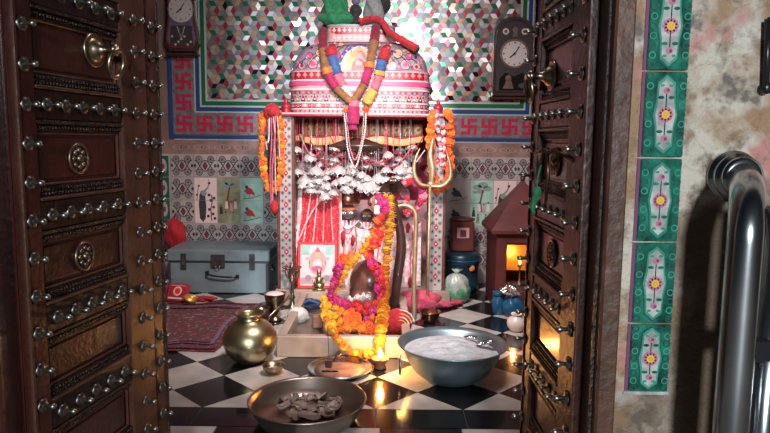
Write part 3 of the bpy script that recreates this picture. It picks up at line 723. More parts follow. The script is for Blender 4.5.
for k in range(30):
    x = SCX-HW0*.97+(k+.5)*HW0*1.94/30; B.disc(mpc, x, 1.200, .010, 'p_red' if k % 3 else 'p_white', .0035, 8); B.disc(mpc, x, 1.2, .004, 'p_white', .0045, 6); B.disc(mpc, x, 1.168, .006, 'p_mag' if k % 2 else 'p_red', .0035, 6); B.line(mpc, [(x-.012, 1.212), (x, 1.206), (x+.012, 1.212)], .002, 'p_line', .0035)
B.build('cornice', root)
B = MB(); shell(1.40, ZC[2], 'p_sky', 10, B)
for aa in range(-6, 7):        # fluted petals of the dome
    if aa == 0: continue
    pts = [(SCX+aa*.062*(1-.5*((t/8)**2)), 1.405+.165*t/8*(1-abs(aa)*.045)) for t in range(9)]; B.line(mpc, pts, .004, 'p_line', .003)
for sx in (-1, 1):
    for (dx, z, r, m) in ((.225, 1.505, .028, 'p_peach'), (.225, 1.505, .012, 'p_pink'), (.27, 1.44, .030, 'p_pink'), (.27, 1.44, .014, 'p_mag'), (.335, 1.43, .022, 'p_pink'), (.335, 1.43, .01, 'p_red'), (.19, 1.43, .028, 'p_pink'), (.38, 1.415, .012, 'p_mag'), (.16, 1.54, .022, 'p_red'), (.14, 1.49, .03, 'p_mag'), (.17, 1.465, .02, 'p_peach'), (.29, 1.49, .018, 'p_mag'), (.11, 1.56, .018, 'p_peach')):
        B.disc(mpc, SCX+sx*dx, z, r, m, .0035 if r > .015 else .0045, 12); 
        if r > .017: B.ring(mpc, SCX+sx*dx, z, r, .003, 'p_line', .005, 14)
    B.ring(mpc, SCX, 1.39, .30, .006, 'p_line', .004, 24, .2 if sx > 0 else PI/2, PI/2 if sx > 0 else PI-.2, rv=.17)
rnd = random.Random(2)
for k in range(170):
    z = rnd.uniform(1.408, 1.57); hw, _h = prof(z); x = rnd.uniform(-.93, .93)*hw
    if abs(x) > .13: B.disc(mpc, SCX+x, z, rnd.uniform(.005, .010), rnd.choice(['p_pink', 'p_mag', 'p_white', 'p_line', 'p_peach', 'p_grn']), .0032, 7)
def arch(hw_, h_, m, o, z0=1.402):
    B.poly(mpc, [(SCX-hw_, z0), (SCX+hw_, z0), (SCX+hw_*.98, z0+h_*.3), (SCX+hw_*.75, z0+h_*.65), (SCX+hw_*.35, z0+h_*.9), (SCX, z0+h_), (SCX-hw_*.35, z0+h_*.9), (SCX-hw_*.75, z0+h_*.65), (SCX-hw_*.98, z0+h_*.3)], m, o)
arch(.125, .165, 'p_blue', .005); arch(.105, .150, 'p_white', .006)
for k in range(9): aa = PI*(k+.5)/9; B.disc(mpc, SCX+.113*math.cos(aa), 1.41+.135*math.sin(aa)**.9, .008, 'p_pink', .007, 8)
arch(.078, .142, 'p_peach', .007); arch(.045, .070, 'p_brred', .008); 
B.poly(mpc, [(SCX-.02, 1.43), (SCX+.02, 1.43), (SCX+.024, 1.48), (SCX+.012, 1.51), (SCX-.012, 1.51), (SCX-.024, 1.48)], 'p_pink', .009); B.disc(mpc, SCX, 1.525, .012, 'p_peach', .009, 10)
B.build('dome', root)
B = MB(); shell(ZC[2], ZC[3], 'p_pink', 1, B); shell(ZC[2]-.002, ZC[2]+.012, 'p_white', 1, B, 1.02); shell(ZC[3]-.012, ZC[3]+.002, 'p_grn', 1, B, 1.03)
for k in range(13):
    x = SCX-.19+k*.38/12; B.poly(mpc, [(x-.0158, 1.632), (x+.0158, 1.632), (x+.0158, 1.672), (x-.0158, 1.672)], 'p_red', .003); heart(B, x, 1.655, .028, .036, 'p_brred', 'p_white', .0042); heart(B, x, 1.613, .031, .040, 'p_red', 'p_white', .0035)
B.build('collar', root)
# recess behind the idols: back panel of the shrine with its frieze of little arched tiles
B = MB(); yb = 4.30; mr = lambda u, v, off: Vector((u, yb-off, v))
B.box(-.60, .40, yb, YB-.012, .102, .60, 'p_pink'); B.box(-.60, .40, yb, YB-.012, .60, 1.134, 'c_maroon'); B.box(-.565, .26, yb-.004, yb, 1.02, 1.134, 'p_brown')
for k in range(11):
    x = -.545+k*.073; B.box(x, x+.062, yb-.010, yb-.004, 1.03, 1.112, 'p_orange', b=.002); B.ring(mr, x+.031, 1.07, .018, .004, 'p_gold', .012, 12); B.disc(mr, x+.031, 1.07, .008, 'p_red', .012, 8)
for r_ in range(6):
    for c in range(6):
        x = -.59+c*.161; z = 1.02-(r_+1)*.15; B.disc(mr, x+.08, z+.075, .035, 'tile_g', .003, 10); B.disc(mr, x+.08, z+.075, .02, 'p_red', .004, 8); B.disc(mr, x+.01, z+.01, .025, 'tile_r', .003, 8)
tag(B.build('shrine_back_panel'), 'tiled back panel of the shrine with an orange arched frieze on top', 'panel')

# ---- marble trough in front
TX0, TX1, TY0, TY1 = -.495, .128, F(300, 357.5).y, 3.745; TH = .100; tw = .042
root = empty('marble_trough', ((TX0+TX1)/2, (TY0+TY1)/2, 0), 'long pale marble trough set around the garlanded stone', 'trough')
B = MB(); B.box(TX0, TX1, TY0, TY0+tw, 0, TH, 'marble_old', b=.004).build('rim_slab', root)
MB().box(TX0, TX0+tw, TY0+tw, TY1-tw, 0, TH, 'marble_old', b=.004).build('rim_slab', root)
MB().box(TX1-tw, TX1, TY0+tw, TY1-tw, 0, TH, 'marble_old', b=.004).build('rim_slab', root)
MB().box(TX0, TX1, TY1-tw, TY1, 0, TH, 'marble_old', b=.004).build('rim_slab', root)
MB().box(TX0+tw, TX1-tw, TY0+tw, TY1-tw, 0, .020, 'trough_in').build('trough_floor', root)

# ================================================================== FLOWERS
def flower_mesh(kind, m):
    B = MB(); rnd = random.Random(hash(kind) % 1000 if False else len(kind))
    for L, (n, r0, h) in enumerate(((11, 1.0, -.25), (10, .90, .15), (8, .66, .48), (5, .36, .70))):
        for k in range(n):
            a_ = 2*PI*(k+.5*L)/n+rnd.uniform(-.1, .1); w = PI/n*1.25; r1 = r0*rnd.uniform(.9, 1.1); r2 = r0*.35
            P = [(r2*math.cos(a_-w), r2*math.sin(a_-w), h*.5), (r2*math.cos(a_+w), r2*math.sin(a_+w), h*.5), (r1*math.cos(a_+w*.9), r1*math.sin(a_+w*.9), h+.05), (r1*1.08*math.cos(a_), r1*1.08*math.sin(a_), h+.16), (r1*math.cos(a_-w*.9), r1*math.sin(a_-w*.9), h+.05)]
            B.add(P, [(0, 1, 2, 3, 4)], m)
    B.ball((0, 0, 0), (.78, .78, .55), m, 10, 6)
    return B
FM = {}
def fl_proto(col):
    if col not in FM:
        o = flower_mesh(col, 'f_'+col).build('flower'); FM[col] = o.data; bpy.data.objects.remove(o)
    return FM[col]
def put_flower(p, r, col, parent, rot=None, name='flower'):
    o = bpy.data.objects.new(name, fl_proto(col)); COL.objects.link(o)
    off = origin_of(parent) if parent else Vector((0, 0, 0))
    o.parent = parent; o.location = Vector(p)-off; o.rotation_euler = rot or (random.uniform(0, 6.3), random.uniform(0, 6.3), random.uniform(0, 6.3)); o.scale = (r, r, r*.95)
    return o
def garland(pts, cols, r, label, jit=.25, step=1.25, name='flower_garland', cat='garland', strand='c_orange', rows=1, face=False):
    P = catmull([Vector(p) for p in pts], 10); S = resample(P, r*step)
    root = empty(name, P[-1], label, cat)
    MB().tube(resample(P, r*2.5)+[P[-1]], r*.30, strand, 6).build('thread', root)
    N = len(S)
    for i, p in enumerate(S):
        c = cols(i/(N-1) if N > 1 else 0, i) if callable(cols) else cols
        q = Vector((random.uniform(-1, 1), random.uniform(-1, 1), random.uniform(-1, 1)))*r*jit
        rot = None
        if face:
            t = (S[min(i+1, N-1)]-S[max(i-1, 0)]); rot = t.to_track_quat('Z', 'Y').to_euler()
        put_flower(Vector(p)+q, r*random.uniform(.88, 1.1), c, root, rot)
    return root

# lingam: oiled brown stone in the trough
root = empty('shiva_lingam', (-.075, 3.37, .0205), 'rounded brown stone lingam half hidden by flower garlands in the trough', 'stone')
B = MB(); c = (-.082, 3.37, .0205); B.lathe([(.118, 0), (.122, .02), (.115, .035), (.112, .05), (.110, .07)], c, 'stone_d', 28); B.build('base', root)
B = MB(); B.lathe([(.100, .06), (.106, .12), (.107, .185), (.101, .192), (.106, .20), (.103, .25), (.088, .295), (.062, .325), (.03, .340), (0, .343)], c, 'stone_b', 28); B.build('shaft', root)
# serpent behind it, its hood over the stone
root = empty('serpent_statue', (.075, 3.45, .0205), 'tall dark serpent statue curving up behind the garlanded stone, hood spread', 'statue')
P = catmull([Vector((.05, 3.47, .0205)), W(394, 308, 3.46), W(397, 280, 3.45), W(401, 250, 3.45), W(400, 230, 3.45), W(396, 210, 3.44), W(393, 195, 3.43)], 8)
n_ = len(P); B = MB(); B.tube(P, [.014+.014*math.sin(PI*min(1, i/n_*1.15)) for i in range(n_)], 'stone_d', 14, flat=.8); B.build('body', root)
hc = W(393, 187, 3.40); B = MB()
def hood(u, v):
    a_ = (u-.5)*2; w = .035+.045*(1-v)**.8; return (hc.x+a_*w, hc.y+.03*a_*a_-.05*v*v, hc.z-.030+.065*v)
B.sheet(hood, 12, 10, 'stone_d'); B.build('hood', root, solid=.012)
B = MB(); q = hc+Vector((0, -.040, .035)); B.ball(q, (.026, .030, .018), 'stone_d', 14, 8); B.ball(q+Vector((-.012, -.026, .004)), .004, 'eye', 8, 5); B.ball(q+Vector((.012, -.026, .004)), .004, 'eye', 8, 5); B.build('head', root)

# ---- garlands over the stone
yl = lambda t, i: ('yellow', 'yellow', 'marigold')[i % 3]
garland([W(386, 196, 3.30), W(379, 221, 3.26), W(371, 238, 3.24), W(361, 252, 3.22), W(350, 265, 3.21), W(341, 279, 3.21), W(334, 292, 3.20), W(330, 303, 3.20)], lambda t, i: 'marigold' if t < .35 and i % 3 else 'yellow', .024,
        'yellow marigold string slanting down left across the stone', rows=1, strand='c_gold', face=True, step=.75)
garland([W(391, 196, 3.30), W(390, 225, 3.27), W(387, 255, 3.26), W(385, 285, 3.24), W(383, 310, 3.10), W(382, 326, TY0+.05), W(381, 334, TY0-.03), W(379, 350, TY0-.035)], lambda t, i: ('yellow' if i % 4 else 'marigold') if t < .35 else ('marigold', 'yellow', 'marigold')[i % 3], .026,
        'yellow and orange marigold string hanging straight down to the lamp', strand='c_orange', face=True, step=.6)
garland([W(381, 203, 3.27), W(379, 225, 3.24), W(376, 243, 3.22), W(368, 254, 3.21), W(372, 262, 3.19), W(378, 276, 3.18), W(381, 291, 3.18), W(377, 306, 3.18), W(369, 318, 3.15)],
        lambda t, i: 'magenta' if t < .06 else (('deeporange', 'red')[i % 2] if t < .45 else ('red', 'red', 'magenta')[i % 3]), .031, 'red and orange flower string curling round the right side of the stone', strand='c_red', step=.75)
garland([W(352, 256, 3.23), W(344, 260, 3.22), W(339, 268, 3.20), W(335, 279, 3.19), W(331, 290, 3.18), W(333, 299, 3.17), W(343, 302, 3.15), W(350, 306, 3.14)],
        lambda t, i: 'deeporange' if t < .22 else 'magenta', .029, 'magenta flower string round the left side of the stone', strand='c_magenta', step=.75)
garland([W(350, 300, 3.17), W(356, 297, 3.17), W(363, 296, 3.17), W(370, 299, 3.17)], 'whitef', .017, 'short string of white blossoms on the red flowers', strand='c_white', jit=.6, step=.7)
garland([W(324, 300, 3.16), W(325, 312, 3.10), W(329, 325, TY0+.06), W(335, 335, TY0-.02), W(342, 345, TY0-.028), W(352, 352, TY0-.03), W(365, 354, TY0-.03), W(376, 351, TY0-.03)],
        lambda t, i: 'yellow' if t < .35 else ('marigold', 'marigold', 'yellow')[i % 3], .020, 'orange marigold loop hanging down over the front of the trough', strand='c_orange', step=.85)
garland([W(380, 197, 3.28), W(383, 203, 3.26), W(387, 210, 3.24)], 'magenta', .024, 'few magenta blooms at the top of the marigold strings', strand='c_magenta', step=1.0)
# heap of loose blooms in the trough
rnd = random.Random(5)
spec = []
for (px, py, col) in [(329, 306, 'yellow'), (336, 308, 'yellow'), (328, 315, 'yellow'), (335, 317, 'yellow'), (342, 309, 'marigold'), (346, 314, 'marigold'), (341, 322, 'marigold'), (332, 325, 'yellow'), (348, 322, 'deeporange'), (352, 312, 'deeporange'), (356, 318, 'deeporange'),
                      (360, 309, 'red'), (365, 313, 'red'), (361, 323, 'deeporange'), (354, 326, 'marigold'), (368, 325, 'deeporange'), (372, 318, 'deeporange'), (374, 327, 'red'), (347, 329, 'marigold'), (363, 330, 'marigold'), (370, 331, 'deeporange'), (339, 330, 'marigold'), (357, 305, 'red'), (368, 306, 'red'), (366, 320, 'magenta'), (350, 305, 'deeporange')]:
    z = max(.045, .045+(331-py)/31*.13); p = W(px, py, 3.06+(331-py)/31*.12); o = put_flower(p, .026*rnd.uniform(.85, 1.15), col, None, name='loose_flower')
    nm = {'yellow': 'yellow marigold', 'marigold': 'orange yellow marigold', 'deeporange': 'deep orange marigold', 'red': 'red', 'magenta': 'magenta'}[col]
    tag(o, '%s bloom in the heap piled against the foot of the stone' % nm, 'flower', 'loose %s blooms in the trough' % nm)

# ---- marigold garlands on the pillars
YG = YS-.035
garland([W(263, 114, YG), W(262, 135, YG), W(262, 155, YG), W(264, 172, YG), W(268, 186, YG), W(273, 192, YG), W(278, 183, YG), W(281, 165, YG), W(281, 145, YG), W(280, 122, YG), W(278, 112, YG)],
        lambda t, i: ('marigold', 'deeporange', 'yellow', 'marigold')[i % 4], .023, 'long marigold loop hung on the left shrine pillar', strand='c_orange', step=.95)
garland([W(433, 112, YG-.01), W(431, 130, YG-.01), W(431, 150, YG-.01), W(432, 170, YG-.01), W(436, 186, YG-.01), W(441, 190, YG-.01), W(447, 182, YG-.01), W(450, 165, YG-.01), W(450, 140, YG-.01), W(450, 122, YG-.01), W(447, 112, YG-.01)],
        lambda t, i: ('deeporange', 'deeporange', 'marigold')[i % 3], .025, 'bright orange marigold loop hung on the right shrine pillar', strand='c_orange', step=.8)
garland([W(437, 112, YG-.02), W(438, 130, YG-.03), W(441, 150, YG-.03), W(443, 168, YG-.02), W(444, 150, YG-.02), W(443, 125, YG-.02)], lambda t, i: ('pinkf', 'whitef', 'whitef', 'red')[i % 4], .013, 'thin pink and white flower string inside the right marigold loop', strand='c_pink', step=.9)
garland([W(402, 185, 3.70), W(411, 181, 3.69), W(419, 186, 3.69), W(423, 197, 3.69), W(418, 208, 3.69), W(410, 214, 3.69), W(404, 206, 3.69), W(409, 196, 3.69)], lambda t, i: ('magenta', 'pinkf', 'red')[i % 3], .023, 'garland of pink roses hanging beside the trident', strand='c_pink', step=1.1)
# ribbons on the left pillar
root = empty('ribbon_rosette', W(272, 112, YG-.03), 'red cloth rosette with white and pink ribbon tails on the left pillar', 'ribbon')
B = MB(); c = W(272, 112, YG-.03)
for k in range(9): a_ = 2*PI*k/9; B.ball(c+Vector((.028*math.cos(a_), 0, .028*math.sin(a_))), (.022, .016, .022), 'c_red', 8, 6, wob=.15, seed=k)
B.ball(c+Vector((0, -.015, 0)), .025, 'c_red', 10, 7, wob=.15); B.build('rosette', root)
for k, (x0, x1, m, L) in enumerate(((269, 266, 'c_white', 150), (271, 270, 'c_pink', 205), (273, 275, 'c_white', 195), (275, 272, 'c_pink', 214), (277, 279, 'c_white', 160), (272, 276, 'c_red', 212))):
    P = catmull([W(x0, 116, YG-.04), W((x0+x1)/2+1, 140, YG-.045), W(x1, (116+L)/2+10, YG-.03), W(x1+1, L, YG-.03)], 6)
    MB().tube(P, .007, m, 6, flat=.3).build('ribbon_tail', root)
MB().ball(W(274, 207, YG-.03), (.025, .02, .035), 'c_red', 10, 7, wob=.2).build('tassel', root)

# ---- thick cloth garlands on the canopy front
def rope(name, label, segs, cat='garland'):
    P0_ = segs[0][0]
    root = empty(name, W(*P0_), label, cat)
    for (a_, b_, r, m) in segs:
        p, q = W(*a_), W(*b_); mid = (p+q)/2
        L = (q-p).length; n = max(4, int(L/.012)); pts = [p+(q-p)*k/n for k in range(n+1)]
        MB().tube(pts, [r*(1+.10*math.sin(k*2.6)) for k in range(n+1)], m, 12).build('segment', root)
    return root
yg = 3.715
rope('cloth_garland', 'thick maroon and brown cloth rope garland forming a V on the canopy', [((323, 30, 3.86), (323, 50, 3.79), .026, 'c_maroon'), ((323, 50, 3.79), (326, 69, yg), .024, 'c_brown'), ((326, 68, yg), (328, 74, yg), .030, 'c_orange'),
    ((328, 74, yg), (336, 88, yg), .026, 'c_magenta'), ((336, 88, yg), (352, 103, yg), .023, 'c_brown'), ((376, 27, 3.86), (374, 42, 3.79), .027, 'c_maroon'), ((374, 42, 3.79), (370, 63, yg), .024, 'c_brown'), ((370, 62, yg), (369, 68, yg), .030, 'c_orange'),
    ((369, 68, yg), (364, 84, yg), .025, 'c_magenta'), ((364, 84, yg), (353, 102, yg), .023, 'c_brown'), ((354, 101, yg-.02), (354, 107, yg-.02), .030, 'c_pink'), ((354, 107, yg-.02), (353, 124, yg-.02), .034, 'c_magenta'), ((353, 124, yg-.02), (353, 130, yg-.02), .024, 'c_magenta')])
yk = 3.745
rope('cloth_garland', 'cloth garland of blue, red and yellow rolls looped behind the brown one', [((331, 47, yk), (332, 56, yk), .034, 'c_red'), ((332, 56, yk), (337, 74, yk), .032, 'c_blue'), ((337, 74, yk), (343, 86, yk), .026, 'c_pink'), ((343, 86, yk), (350, 100, yk), .02, 'c_white'),
    ((386, 49, yk), (383, 60, yk), .032, 'c_red'), ((382, 60, yk), (380, 71, yk), .030, 'c_blue'), ((380, 71, yk), (379, 76, yk), .032, 'c_gold'), ((379, 76, yk), (374, 90, yk), .026, 'c_pink'), ((374, 90, yk), (366, 104, yk), .030, 'c_gold')])
for px, py in ((346, 109), (366, 109)):
    put_f = put_flower(W(px, py, yg-.01), .022, 'deeporange', None, name='marigold_ball')
    tag(put_f, 'orange marigold ball at the %s end of the white bead strings' % ('left' if px < 350 else 'right'), 'flower')
def beads(P, r, m, label, name='bead_string'):
    S = resample(catmull(P, 10), r*2.3); root = empty(name, S[0], label, 'bead string'); B = MB()
    for p in S: B.ball(p, r, m, 6, 4)
    B.build('beads', root)['kind'] = 'stuff'; MB().tube(S[::3]+[S[-1]], r*.3, m, 5).build('thread', root)
beads([W(344, 112, yg-.01), W(346, 130, yg-.01), W(348, 150, yg-.01), W(355, 168, yg-.01), W(361, 150, yg-.01), W(365, 130, yg-.01), W(366, 112, yg-.01)], .0058, 'whitepl', 'outer white bead string hanging in a U below the magenta tassel')
beads([W(346, 112, yg-.02), W(348, 130, yg-.02), W(350, 148, yg-.02), W(355, 160, yg-.02), W(360, 148, yg-.02), W(363, 130, yg-.02), W(364, 112, yg-.02)], .0050, 'p_pink', 'inner pale pink bead string hanging in a U below the tassel')

# ---- cloths on top of the canopy
def crumple(c, r, m, seed, n=26, k=16, amp=.25):
    rnd = random.Random(seed); ph = [(rnd.uniform(2, 7), rnd.uniform(2, 6), rnd.uniform(0, 6)) for _ in range(5)]
    B = MB(); vs = []; fs = []
    for i in range(k+1):
        t = PI*i/k
        for j in range(n):
            a_ = 2*PI*j/n; q = 1+amp*sum(math.sin(round(A)*a_+Bb*t+Cc) for A, Bb, Cc in ph)/2.5
            vs.append(Vector((r[0]*q*math.sin(t)*math.cos(a_), r[1]*q*math.sin(t)*math.sin(a_), -r[2]*math.cos(t)*(1+.3*(q-1))))+Vector(c))
    for i in range(k):
        for j in range(n): fs.append((i*n+j, i*n+(j+1) % n, (i+1)*n+(j+1) % n, (i+1)*n+j))
    return B.add(vs, fs, m, True)
zt = 1.695
root = empty('cloth_bundle', (-.30, 4.02, zt), 'bright green cloth bundle knotted on the top left of the canopy', 'cloth')
crumple((-.315, 3.99, zt+.11), (.075, .06, .125), 'c_green', 3).build('upper_bundle', root); crumple((-.30, 3.99, zt+.037), (.11, .08, .045), 'c_green', 9).build('lower_fold', root)
root = empty('cloth_bundle', (-.05, 4.02, zt), 'grey cloth bundle tied up on the top right of the canopy', 'cloth')
crumple((-.075, 4.0, zt+.10), (.065, .055, .105), 'c_grey', 12).build('bundle', root); crumple((-.03, 4.01, zt+.14), (.05, .05, .06), 'c_black', 14).build('dark_fold', root)
root = empty('kalash_finial', (-.19, 3.98, zt), 'small dark round-bellied finial figure on top of the canopy', 'finial')
B = MB(); B.lathe([(.040, 0), (.044, .02), (.03, .035), (.022, .05), (.036, .07), (.040, .09), (.028, .112), (.016, .12)], (-.19, 3.98, zt), 'c_black', 18); B.build('body', root)
B = MB(); B.lathe([(.016, .12), (.026, .135), (.024, .155), (.010, .17), (.008, .19), (0, .20)], (-.19, 3.98, zt), 'c_violet', 18); B.build('top', root)
B = MB(); P = catmull([W(360, 22, 3.90), W(372, 19, 3.88), W(382, 22, 3.86), W(390, 33, 3.82), W(403, 41, 3.79), W(417, 49, 3.76)], 10)
B.tube(P, [.030+.012*(i/len(P))+.003*math.sin(i*1.3) for i in range(len(P))], 'c_red', 12, flat=.55)
tag(B.build('red_cloth'), 'twisted red cloth sash trailing over the right shoulder of the canopy', 'cloth')

# ================================================================== INSIDE THE SHRINE
# pedestal (marble step) behind the curtain
o = MB().box(-.53, .235, 3.98, 4.22, .101, .36, 'marble_old', b=.006).build('idol_pedestal'); tag(o, 'marble step carrying the two idols, behind their draped robes', 'pedestal')
# red bandhani cloth, gathered
def curtain(u, v):
    top = Vector((-.525+.245*u, 3.905, .705+.03*math.sin(3*u)+.015*math.cos(9*u))); bot = Vector((-.565+.30*u, 3.86, .108))
    p = top.lerp(bot, v); p.y += .012*math.sin(u*34+2*v)*(.4+v); p.x += .006*math.sin(u*20+v*4); return p
root = empty('bandhani_cloth', (-.42, 3.88, .102), 'red and white tie-dyed cloth hanging in folds behind the framed picture', 'cloth')
MB().sheet(curtain, 60, 14, 'bandhani').build('cloth', root, solid=.004)
for (u, w) in ((.01, .018), (.99, .014)):
    MB().tube([curtain(u, k/12)+Vector((0, -.008, 0)) for k in range(13)], w, 'gota', 8, flat=.4).build('border', root)
MB().tube([curtain(k/16, .02)+Vector((0, -.008, 0)) for k in range(17)], .014, 'gota', 8, flat=.5).build('border', root)
MB().tube([Vector((-.33-.20*t, 3.862-.004*math.sin(t*9), .665-.03*t-.26*t*t)) for t in [k/12 for k in range(13)]], .012, 'gota', 8, flat=.4).build('border', root)
for k, (ua, ub) in enumerate(((.30, .16), (.48, .38), (.62, .58), (.80, .84))):
    MB().tube([curtain(ua+(ub-ua)*t, .04+t*.60)+Vector((0, -.012, 0)) for t in [q_/12 for q_ in range(13)]], .0038, 'gota', 8, flat=.5).build('border', root)
# framed picture leaning on it
def frame_T(px0, px1, py0, py1, Y, tilt):
    a_, b_ = W(px0, py1, Y), W(px1, py0, Y); return a_, b_
pa, pb = W(297.5, 293, 3.80), W(337.5, 247, 3.83); w_, h_ = pb.x-pa.x, pb.z-pa.z; cx_ = (pa.x+pb.x)/2
T = Matrix.Translation((cx_, 3.800, .103)) @ Matrix.Rotation(R(-8), 4, 'X')
root = empty('framed_picture', (cx_, 3.80, .103), 'red framed devotional print leaning against the tie-dyed cloth', 'picture')
B = MB(); f_ = .016
for (x0, x1, z0, z1) in ((-w_/2, w_/2, 0, f_), (-w_/2, w_/2, h_-f_, h_), (-w_/2, -w_/2+f_, f_, h_-f_), (w_/2-f_, w_/2, f_, h_-f_)): B.box(x0, x1, -.008, .008, z0, z1, 'p_brred', T, b=.003)
B.build('frame', root)
mpp = lambda u, v, off: T @ Vector((u, -.002-off, v))
B = MB(); B.box(-w_/2+f_, w_/2-f_, -.002, .006, f_, h_-f_, 'p_white', T)
B.poly(mpp, [(-w_*.41, h_*.72), (w_*.41, h_*.72), (w_*.41, h_*.92), (-w_*.41, h_*.92)], 'p_mint', .001); B.poly(mpp, [(-w_*.42, h_*.09), (w_*.42, h_*.09), (w_*.42, h_*.30), (-w_*.42, h_*.22)], 'p_pink', .001)
B.disc(mpp, 0, h_*.55, .055, 'p_pink', .002, 16, rv=.075); B.disc(mpp, 0, h_*.72, .020, 'p_peach', .003, 12); B.disc(mpp, 0, h_*.8, .05, 'p_white', .0015, 12); B.poly(mpp, [(-.02, h_*.78), (.02, h_*.78), (0, h_*.9)], 'p_mag', .0035); B.disc(mpp, 0, h_*.50, .028, 'p_white', .003, 12, rv=.04); B.disc(mpp, 0, h_*.42, .035, 'p_mag', .0035, 12, rv=.018)
for sx in (-1, 1): B.disc(mpp, sx*.062, h_*.50, .018, 'p_white', .002, 10, rv=.04); B.disc(mpp, sx*.062, h_*.64, .010, 'p_pink', .003, 10); B.disc(mpp, sx*.055, h_*.22, .02, 'p_sky', .002, 10); B.line(mpp, [(sx*.02, h_*.6), (sx*.05, h_*.48)], .008, 'p_peach', .004)
B.build('print', root)
# brass figurine in front
p = Vector((W(319, 291, 3.765).x, 3.768, .1015)); root = empty('brass_figurine', p, 'little seated brass figurine in front of the framed picture', 'figurine')
B = MB(); B.lathe([(.038, 0), (.040, .008), (.034, .014)], p, 'brass', 18); B.build('base', root)
B = MB(); B.ball(p+Vector((0, 0, .028)), (.034, .022, .016), 'brass', 14, 8); B.ball(p+Vector((0, 0, .055)), (.021, .016, .028), 'brass', 14, 8); B.ball(p+Vector((0, -.002, .090)), (.013, .013, .015), 'brass', 12, 8)
B.lathe([(.013, .098), (.015, .103), (.010, .115), (.003, .13), (0, .132)], p, 'brass', 12)
for s in (-1, 1): B.tube([p+Vector((s*.018, 0, .072)), p+Vector((s*.034, -.006, .055)), p+Vector((s*.026, -.018, .040))], [.007, .006, .005], 'brass', 8)
B.build('figure', root)

# idols
def idol(px, py, Y, rr, label, robe, crown=True, tilt=0):
    h = W(px, py, Y); base = Vector((h.x, Y+.02, .362)); root = empty('idol', base, label, 'idol')
    rz = h.z-.36-rr*1.0
    B = MB(); n = 40; vs = []; fs = []; rows = 12
    for i in range(rows+1):
        t = i/rows; r = .030*(1-t)**.8+.030+.01*math.sin(PI*t); 
        for k in range(n):
            a_ = 2*PI*k/n; q = 1+.09*math.cos(10*a_)*(1-t); vs.append(base+Vector((r*q*math.cos(a_), r*q*.75*math.sin(a_), rz*t)))
    for i in range(rows):
        for k in range(n): fs.append((i*n+k, i*n+(k+1) % n, (i+1)*n+(k+1) % n, (i+1)*n+k))
    fs += [tuple(range(n))[::-1], tuple(rows*n+k for k in range(n))]
    B.add(vs, fs, robe, True); B.build('robe', root)
    B = MB(); B.lathe([(.018, -rr*1.5), (.020, -rr*.8)], h, 'skin_idol', 12); B.ball(h, (rr*.82, rr*.85, rr*1.05), 'skin_idol', 20, 14)
    B.ball(h+Vector((0, -rr*.86, -rr*.10)), (rr*.12, rr*.16, rr*.22), 'skin_idol', 8, 6)
    for s in (-1, 1): B.ball(h+Vector((s*rr*.82, 0, 0)), (rr*.12, rr*.2, rr*.3), 'skin_idol', 8, 6)
    hd = B.build('head', root)
    B = MB(); B.ball(h+Vector((0, 0, rr*.46)), (rr*.88, rr*.92, rr*.34), 'tilak', 20, 8); B.build('forehead_band', hd)
    for s in (-1, 1):
        B = MB(); B.ball(h+Vector((s*rr*.34, -rr*.74, rr*.08)), (rr*.27, rr*.12, rr*.16), 'eye', 10, 6); B.ball(h+Vector((s*rr*.34, -rr*.83, rr*.08)), (rr*.09, rr*.05, rr*.10), 'black', 8, 5); B.build('eye', hd)
    B = MB(); B.ball(h+Vector((0, -rr*.76, -rr*.50)), (rr*.26, rr*.10, rr*.07), 'p_red', 10, 6); B.build('mouth', hd)
    if crown:
        B = MB(); B.lathe([(rr*.9, rr*.98), (rr*1.25, rr*1.05), (rr*1.38, rr*1.5), (rr*1.2, rr*2.2), (rr*.8, rr*2.65), (rr*.2, rr*2.9), (0, rr*2.92)], h+Vector((.0, 0, 0)), 'copper', 24)
        B.build('copper_crown', root)
    # cloth strings over the chest
    for k in range(5):
        a0 = Vector((h.x-rr*.9+k*.012, Y-.055, h.z-rr*.7)); a1 = Vector((h.x+rr*1.2-k*.012, Y-.06, h.z-rr*.7)); m_ = Vector((h.x+rr*.1, Y-.115, h.z-rr*1.5-.028*k))
        MB().tube(catmull([a0, m_, a1], 8), .007, ('c_white', 'c_pink')[k % 2], 6, flat=.6).build('neck_cloth', root)
    for s in (-.03, .035): MB().ball(Vector((h.x+s, Y-.105, h.z-.16)), (.011, .012, .035), 'c_red', 10, 7).build('tassel', root)
    return root
idol(348, 213, 3.99, .058, 'dark-faced idol under the round copper crown, in pink robe', 'gota')
idol(367, 216, 4.06, .046, 'smaller dark-faced idol beside the copper-crowned one', 'c_white', crown=False)
# white and pink robe hanging down in front
def robe(u, v):
    x0, x1 = -.272, .225; p = Vector((x0+(x1-x0)*u, 3.90-.03*v, .50-.06*math.sin(PI*u)-.39*v)); p.y += .014*math.sin(u*46+v*2); return p
root = empty('white_robe', (-.02, 3.88, .102), 'white and pink pleated cloth spread below the idols', 'cloth')
MB().sheet(robe, 70, 10, 'gota').build('cloth', root, solid=.004)
for k in range(7):
    u = .04+.14*k; MB().tube([robe(u+.015*math.sin(q_), q_/8)+Vector((0, -.013, 0)) for q_ in range(9)], .008, ('c_pink', 'c_red', 'c_white')[k % 3], 6, flat=.4).build('stripe', root)
for k, (px, py) in enumerate(((343, 236), (353, 240), (408, 228), (414, 262), (410, 282))):
    o = MB().ball(W(px, py, 3.84), (.014, .010, .030), 'c_red', 10, 7, wob=.15, seed=k).build('red_tassel'); tag(o, 'red cloth tassel %s' % ('high on the white robe, left one', 'high on the white robe, right one', 'on the robe just right of the serpent', 'low on the robe near the brass staff', 'at the foot of the robe near the brass staff')[k], 'tassel', 'red tassels on the white robe')
